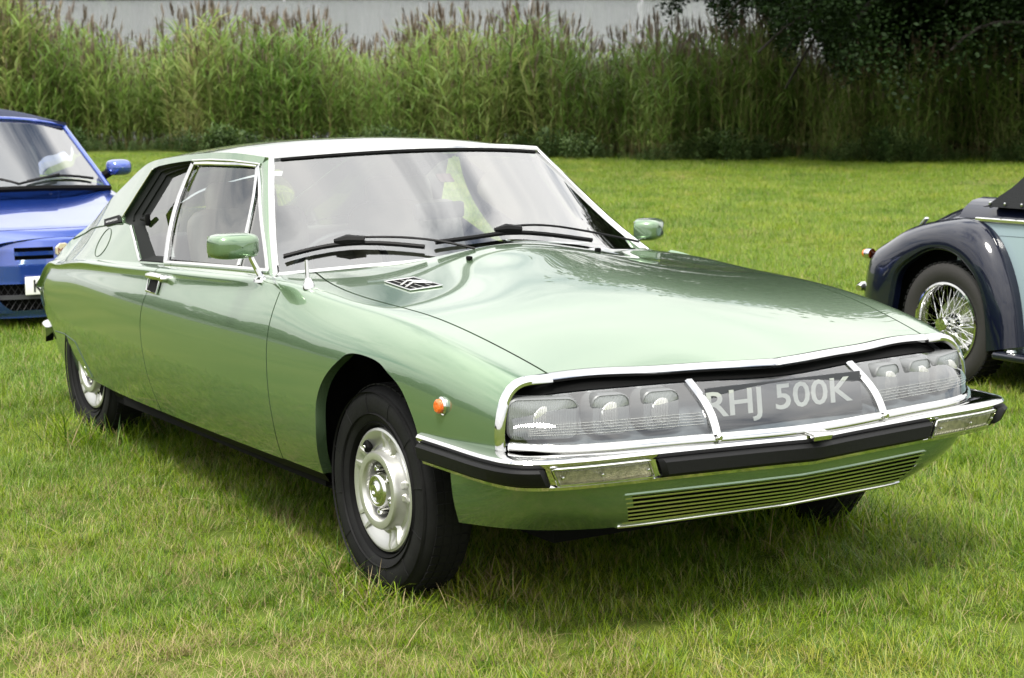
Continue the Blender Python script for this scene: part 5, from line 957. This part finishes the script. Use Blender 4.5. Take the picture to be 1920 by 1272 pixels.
# tub, deck, flanks
DK = Spline([-.72,-.60,-.45,-.294,-.027,.185,.45,.60], [.45,.70,.82,.885,.945,.975,.985,.985])
rows = []
for x in np.linspace(-.70, .56, 40):
    zt = DK(x)[0, 0]; v = np.linspace(-1, 1, 31); wv = .50 + .10 * min(1, (x + .7) / .9); rows.append(np.stack([np.full(31, x), .73 + v * wv, zt - .20 * np.abs(v) ** 3.2 * min(1, (x + .9) / .5)], 1))
deck = vo('boot_deck', panel(np.array(rows), .01, (0, .73, .2)), NAVY)
for sy in (0, 1):
    X = np.linspace(.05, 2.35, 30); rows = []
    for s_ in np.linspace(0, 1, 12): rows.append(np.stack([X, np.full(30, (.105 + .03 * s_ * s_ + .02 * (1 - s_))), .20 + (.655 - .0 * X) * s_], 1))
    P = np.array(rows); P[..., 2] = np.minimum(P[..., 2], .860); P[..., 1] = P[..., 1] if sy == 0 else WID - P[..., 1]; fl = vo('body_flank', panel(P, .0, (1, .73, .5)), PALE)
    vo('waist_strip', tube([(x, .128 if sy == 0 else WID - .128, .858) for x in np.linspace(.17, 2.3, 20)], .011, prof=FLAT, up=np.tile([0, -1. if sy == 0 else 1., 0], (20, 1))), CHROME, fl)
    rows = [np.stack([X, np.full(30, y_), z_ + .0 * X], 1) for y_, z_ in ((.13, .862), (.16, .905), (.22, .945), (.30, .96))]; P = np.array(rows); P[..., 1] = P[..., 1] if sy == 0 else WID - P[..., 1]; vo('upper_flank', panel(P, 0, (1, .73, .5)), NAVY)
    vo('door_gap', tube([(.62, .10 if sy == 0 else WID - .10, z_) for z_ in (.22, .5, .85)], .004, seg=5), BLACK, fl)
    rb_ = vo('running_board', box((1.35, .06 if sy == 0 else WID - .06, .215), (1.75, .24, .035), bev=.012), NAVY); vo('board_stud', lathe([(0,.012),(.02,.010),(.026,0)], 14, 'z', (.55, .0 if sy == 0 else WID, .236)), CHROME, rb_)
    # front wing: long sweep over the front wheel
    fx = np.linspace(1.5, 3.45, 40); crest = Spline([1.5,1.9,2.3,2.65,3.0,3.3,3.45], [.24,.40,.66,.80,.76,.58,.40])(fx)[:, 0]; rows = [np.stack([fx, np.full(40, y_), np.maximum(crest - dz, .22)], 1) for y_, dz in ((.0,.16),(-.005,.09),(.02,.03),(.09,0),(.2,.01),(.3,.06))]; P = np.array(rows); P[..., 1] = P[..., 1] if sy == 0 else WID - P[..., 1]; vo('front_wing', panel(P, 0, (2.5, .73, .2)), NAVY)
    tl_ = vo('tail_lamp', lathe([(.028,-.03),(.030,.0),(.026,.012)], 18, 'x', (-.585, .10 if sy == 0 else WID - .10, .632), -1), CHROME); vo('tail_lens', lathe([(.026,.010),(.022,.028),(.012,.036),(0,.038)], 18, 'x', (-.585, .10 if sy == 0 else WID - .10, .632), -1), mat('orange_lens', (.75, .16, .02), rough=.2, coat=.5), tl_)
    vo('bumper_end', tube([(-.615, .06 if sy == 0 else WID - .06, .445), (-.63, .09 if sy == 0 else WID - .09, .45), (-.64, .4 if sy == 0 else WID - .4, .45)], [.018, .026, .026], seg=8), CHROME)
    vo('deck_hinge', box((-.50, .42 if sy == 0 else WID - .42, DK(-.50)[0, 0] - .004), (.07, .025, .016), rot=rotm('Y', -.8), bev=.005), CHROME, deck); vo('wheel_liner', box((.02, .41 if sy == 0 else WID - .41, .47), (.92, .46, .50)), BLACK, smooth=False)
vo('bonnet', panel(np.array([[(x, .73 + v * (.42 - .06 * (x - 1.5)), .98 - .03 * (x - 1.5) - .22 * abs(v) ** 3) for v in np.linspace(-1, 1, 21)] for x in np.linspace(1.5, 3.2, 20)]), .0, (2.3, .73, .3)), NAVY)
vo('radiator_shell', box((3.22, .73, .64), (.08, .58, .60), bev=.05), CHROME); vo('chassis', box((1.2, .73, .30), (3.2, 1.0, .16)), BLACK, smooth=False); vo('tub', box((.75, .73, .60), (1.5, 1.12, .5)), BLACK, smooth=False)
vo('dash_panel', box((1.40, .73, .93), (.06, 1.06, .16), bev=.03), NAVY)
vo('windscreen', box((1.42, .73, 1.16), (.012, 1.08, .34), rot=rotm('Y', -.2)), GLASS); 
rows = [np.stack([np.full(25, x), .73 + np.linspace(-1, 1, 25) * w_, zb + (zt - zb) * (1 - np.abs(np.linspace(-1, 1, 25)) ** 3)], 1) for x, zb, zt, w_ in ((.25,.93,.955,.60),(.28,.955,1.00,.60),(.38,1.02,1.09,.585),(.54,1.15,1.24,.57),(.76,1.26,1.35,.56),(1.0,1.32,1.40,.55),(1.36,1.30,1.35,.53))]
hd_ = np.array(rows); hd_ = np.array([resamp(hd_[:, j], 30, True) for j in range(25)]).transpose(1, 0, 2); hob = vo('fabric_hood', panel(hd_, .015, (.8, .73, .8)), HOODB)
for sy in (0, 1):
    yv = .125 if sy == 0 else WID - .125; e_ = hd_[:, 0 if sy == 0 else -1]; bot = np.stack([np.interp(np.linspace(0, 1, 30), [0, 1], [.22, 1.36]), np.full(30, yv), np.full(30, .925)], 1); k = np.linspace(0, 1, 5)[:, None, None]; vo('side_curtain', panel(bot[None] * (1 - k) + e_[None] * k, .004, (.8, .73, .9)), HOODB, hob)
    for x_ in (.27, .37, .48): vo('hood_stud', lathe([(0,.006),(.008,.004),(.009,-.002)], 10, 'y', (x_, yv - (.004 if sy == 0 else -.004), .945), -1 if sy == 0 else 1), CHROME, hob)
def wire_wheel(c, sgn, R=.315, wdt=.15, rimr=.212):
    w_ = empty('wheel', tuple(np.array(v0) * [1, 1, 0] + [c[0], c[1], 0]), vin); ty = vo('tyre', lathe([(rimr-.004,-wdt),(R*.9,-wdt),(R*.985,-wdt*.85),(R,-wdt*.6),(R,-wdt*.35),(R*.985,-.014),(R*.93,-.001),(R*.84,.004),(rimr+.02,-.002),(rimr,-.014)], 64, 'y', c, sgn), mat('tyre_brown_black', (.022, .020, .018), rough=.75, bump=(60, .1)), w_)
    mt = MB()
    for k in range(54):
        a_ = 2*np.pi*k/54; u_ = np.array([np.cos(a_), 0, np.sin(a_)]); t_ = np.array([-np.sin(a_), 0, np.cos(a_)])
        for o0, o1 in ((-.010, -.045), (-.055, -.095), (-.105, -.145)):
            p_ = [u_*R*.985 + t_*.011, u_*R*.985 - t_*.011, u_*(R+.004) - t_*.011, u_*(R+.004) + t_*.011]; mt.add([q + np.array(c) + [0, sgn*o0, 0] for q in p_] + [q + np.array(c) + [0, sgn*o1, 0] for q in p_], [(2,3,7,6),(1,2,6,5),(0,4,7,3),(0,3,2,1),(4,5,6,7)])
    vo('tread', (mt.v, mt.f), RUBBER, ty, smooth=False)
    rm = vo('rim', lathe([(rimr+.004,-.012),(rimr+.002,-.002),(rimr-.008,.0),(rimr-.016,-.010),(rimr-.022,-.04),(rimr-.03,-.08),(rimr-.03,-.12),(rimr,-.14)], 64, 'y', c, sgn), CHROME, w_)
    hb = vo('hub', lathe([(.030,-.12),(.034,-.02),(.036,.012),(.032,.02)], 24, 'y', c, sgn), CHROME, w_); vo('spinner', lathe([(.036,.012),(.038,.022),(.034,.030),(.0,.033)], 24, 'y', c, sgn), CHROME, w_)
    vo('brake_drum', lathe([(.135,-.13),(.135,-.09),(.12,-.075),(.06,-.07),(.05,-.06)], 32, 'y', c, sgn), STEEL, w_)
    for row, (hr, ho, rr_, ro, n_) in enumerate(((.034, .010, rimr-.022, -.045, 24), (.034, -.055, rimr-.028, -.085, 24))):
        for k in range(n_):
            a_ = 2*np.pi*k/n_ + row * .13; tw = .55 * (1 if k % 2 else -1); p0 = np.array([np.cos(a_ + tw) * hr, sgn * ho, np.sin(a_ + tw) * hr]) + c; p1 = np.array([np.cos(a_) * rr_, sgn * ro, np.sin(a_) * rr_]) + c; vo('spoke', tube([p0, p1], .0018, seg=5, cap=False), CHROME, w_)
    return w_
for cx in (.085, 2.72):
    wire_wheel(np.array([cx, .01, .325]), -1); wire_wheel(np.array([cx, WID - .01, .325]), 1)
# ---------------------------------------------------------------- everything on the lawn leans with it
for o in list(SC.objects):
    if o.parent is None and o.type != 'CAMERA' and o.type != 'LIGHT' and o.name not in LEVEL: o.matrix_basis = SLOPE @ o.matrix_basis
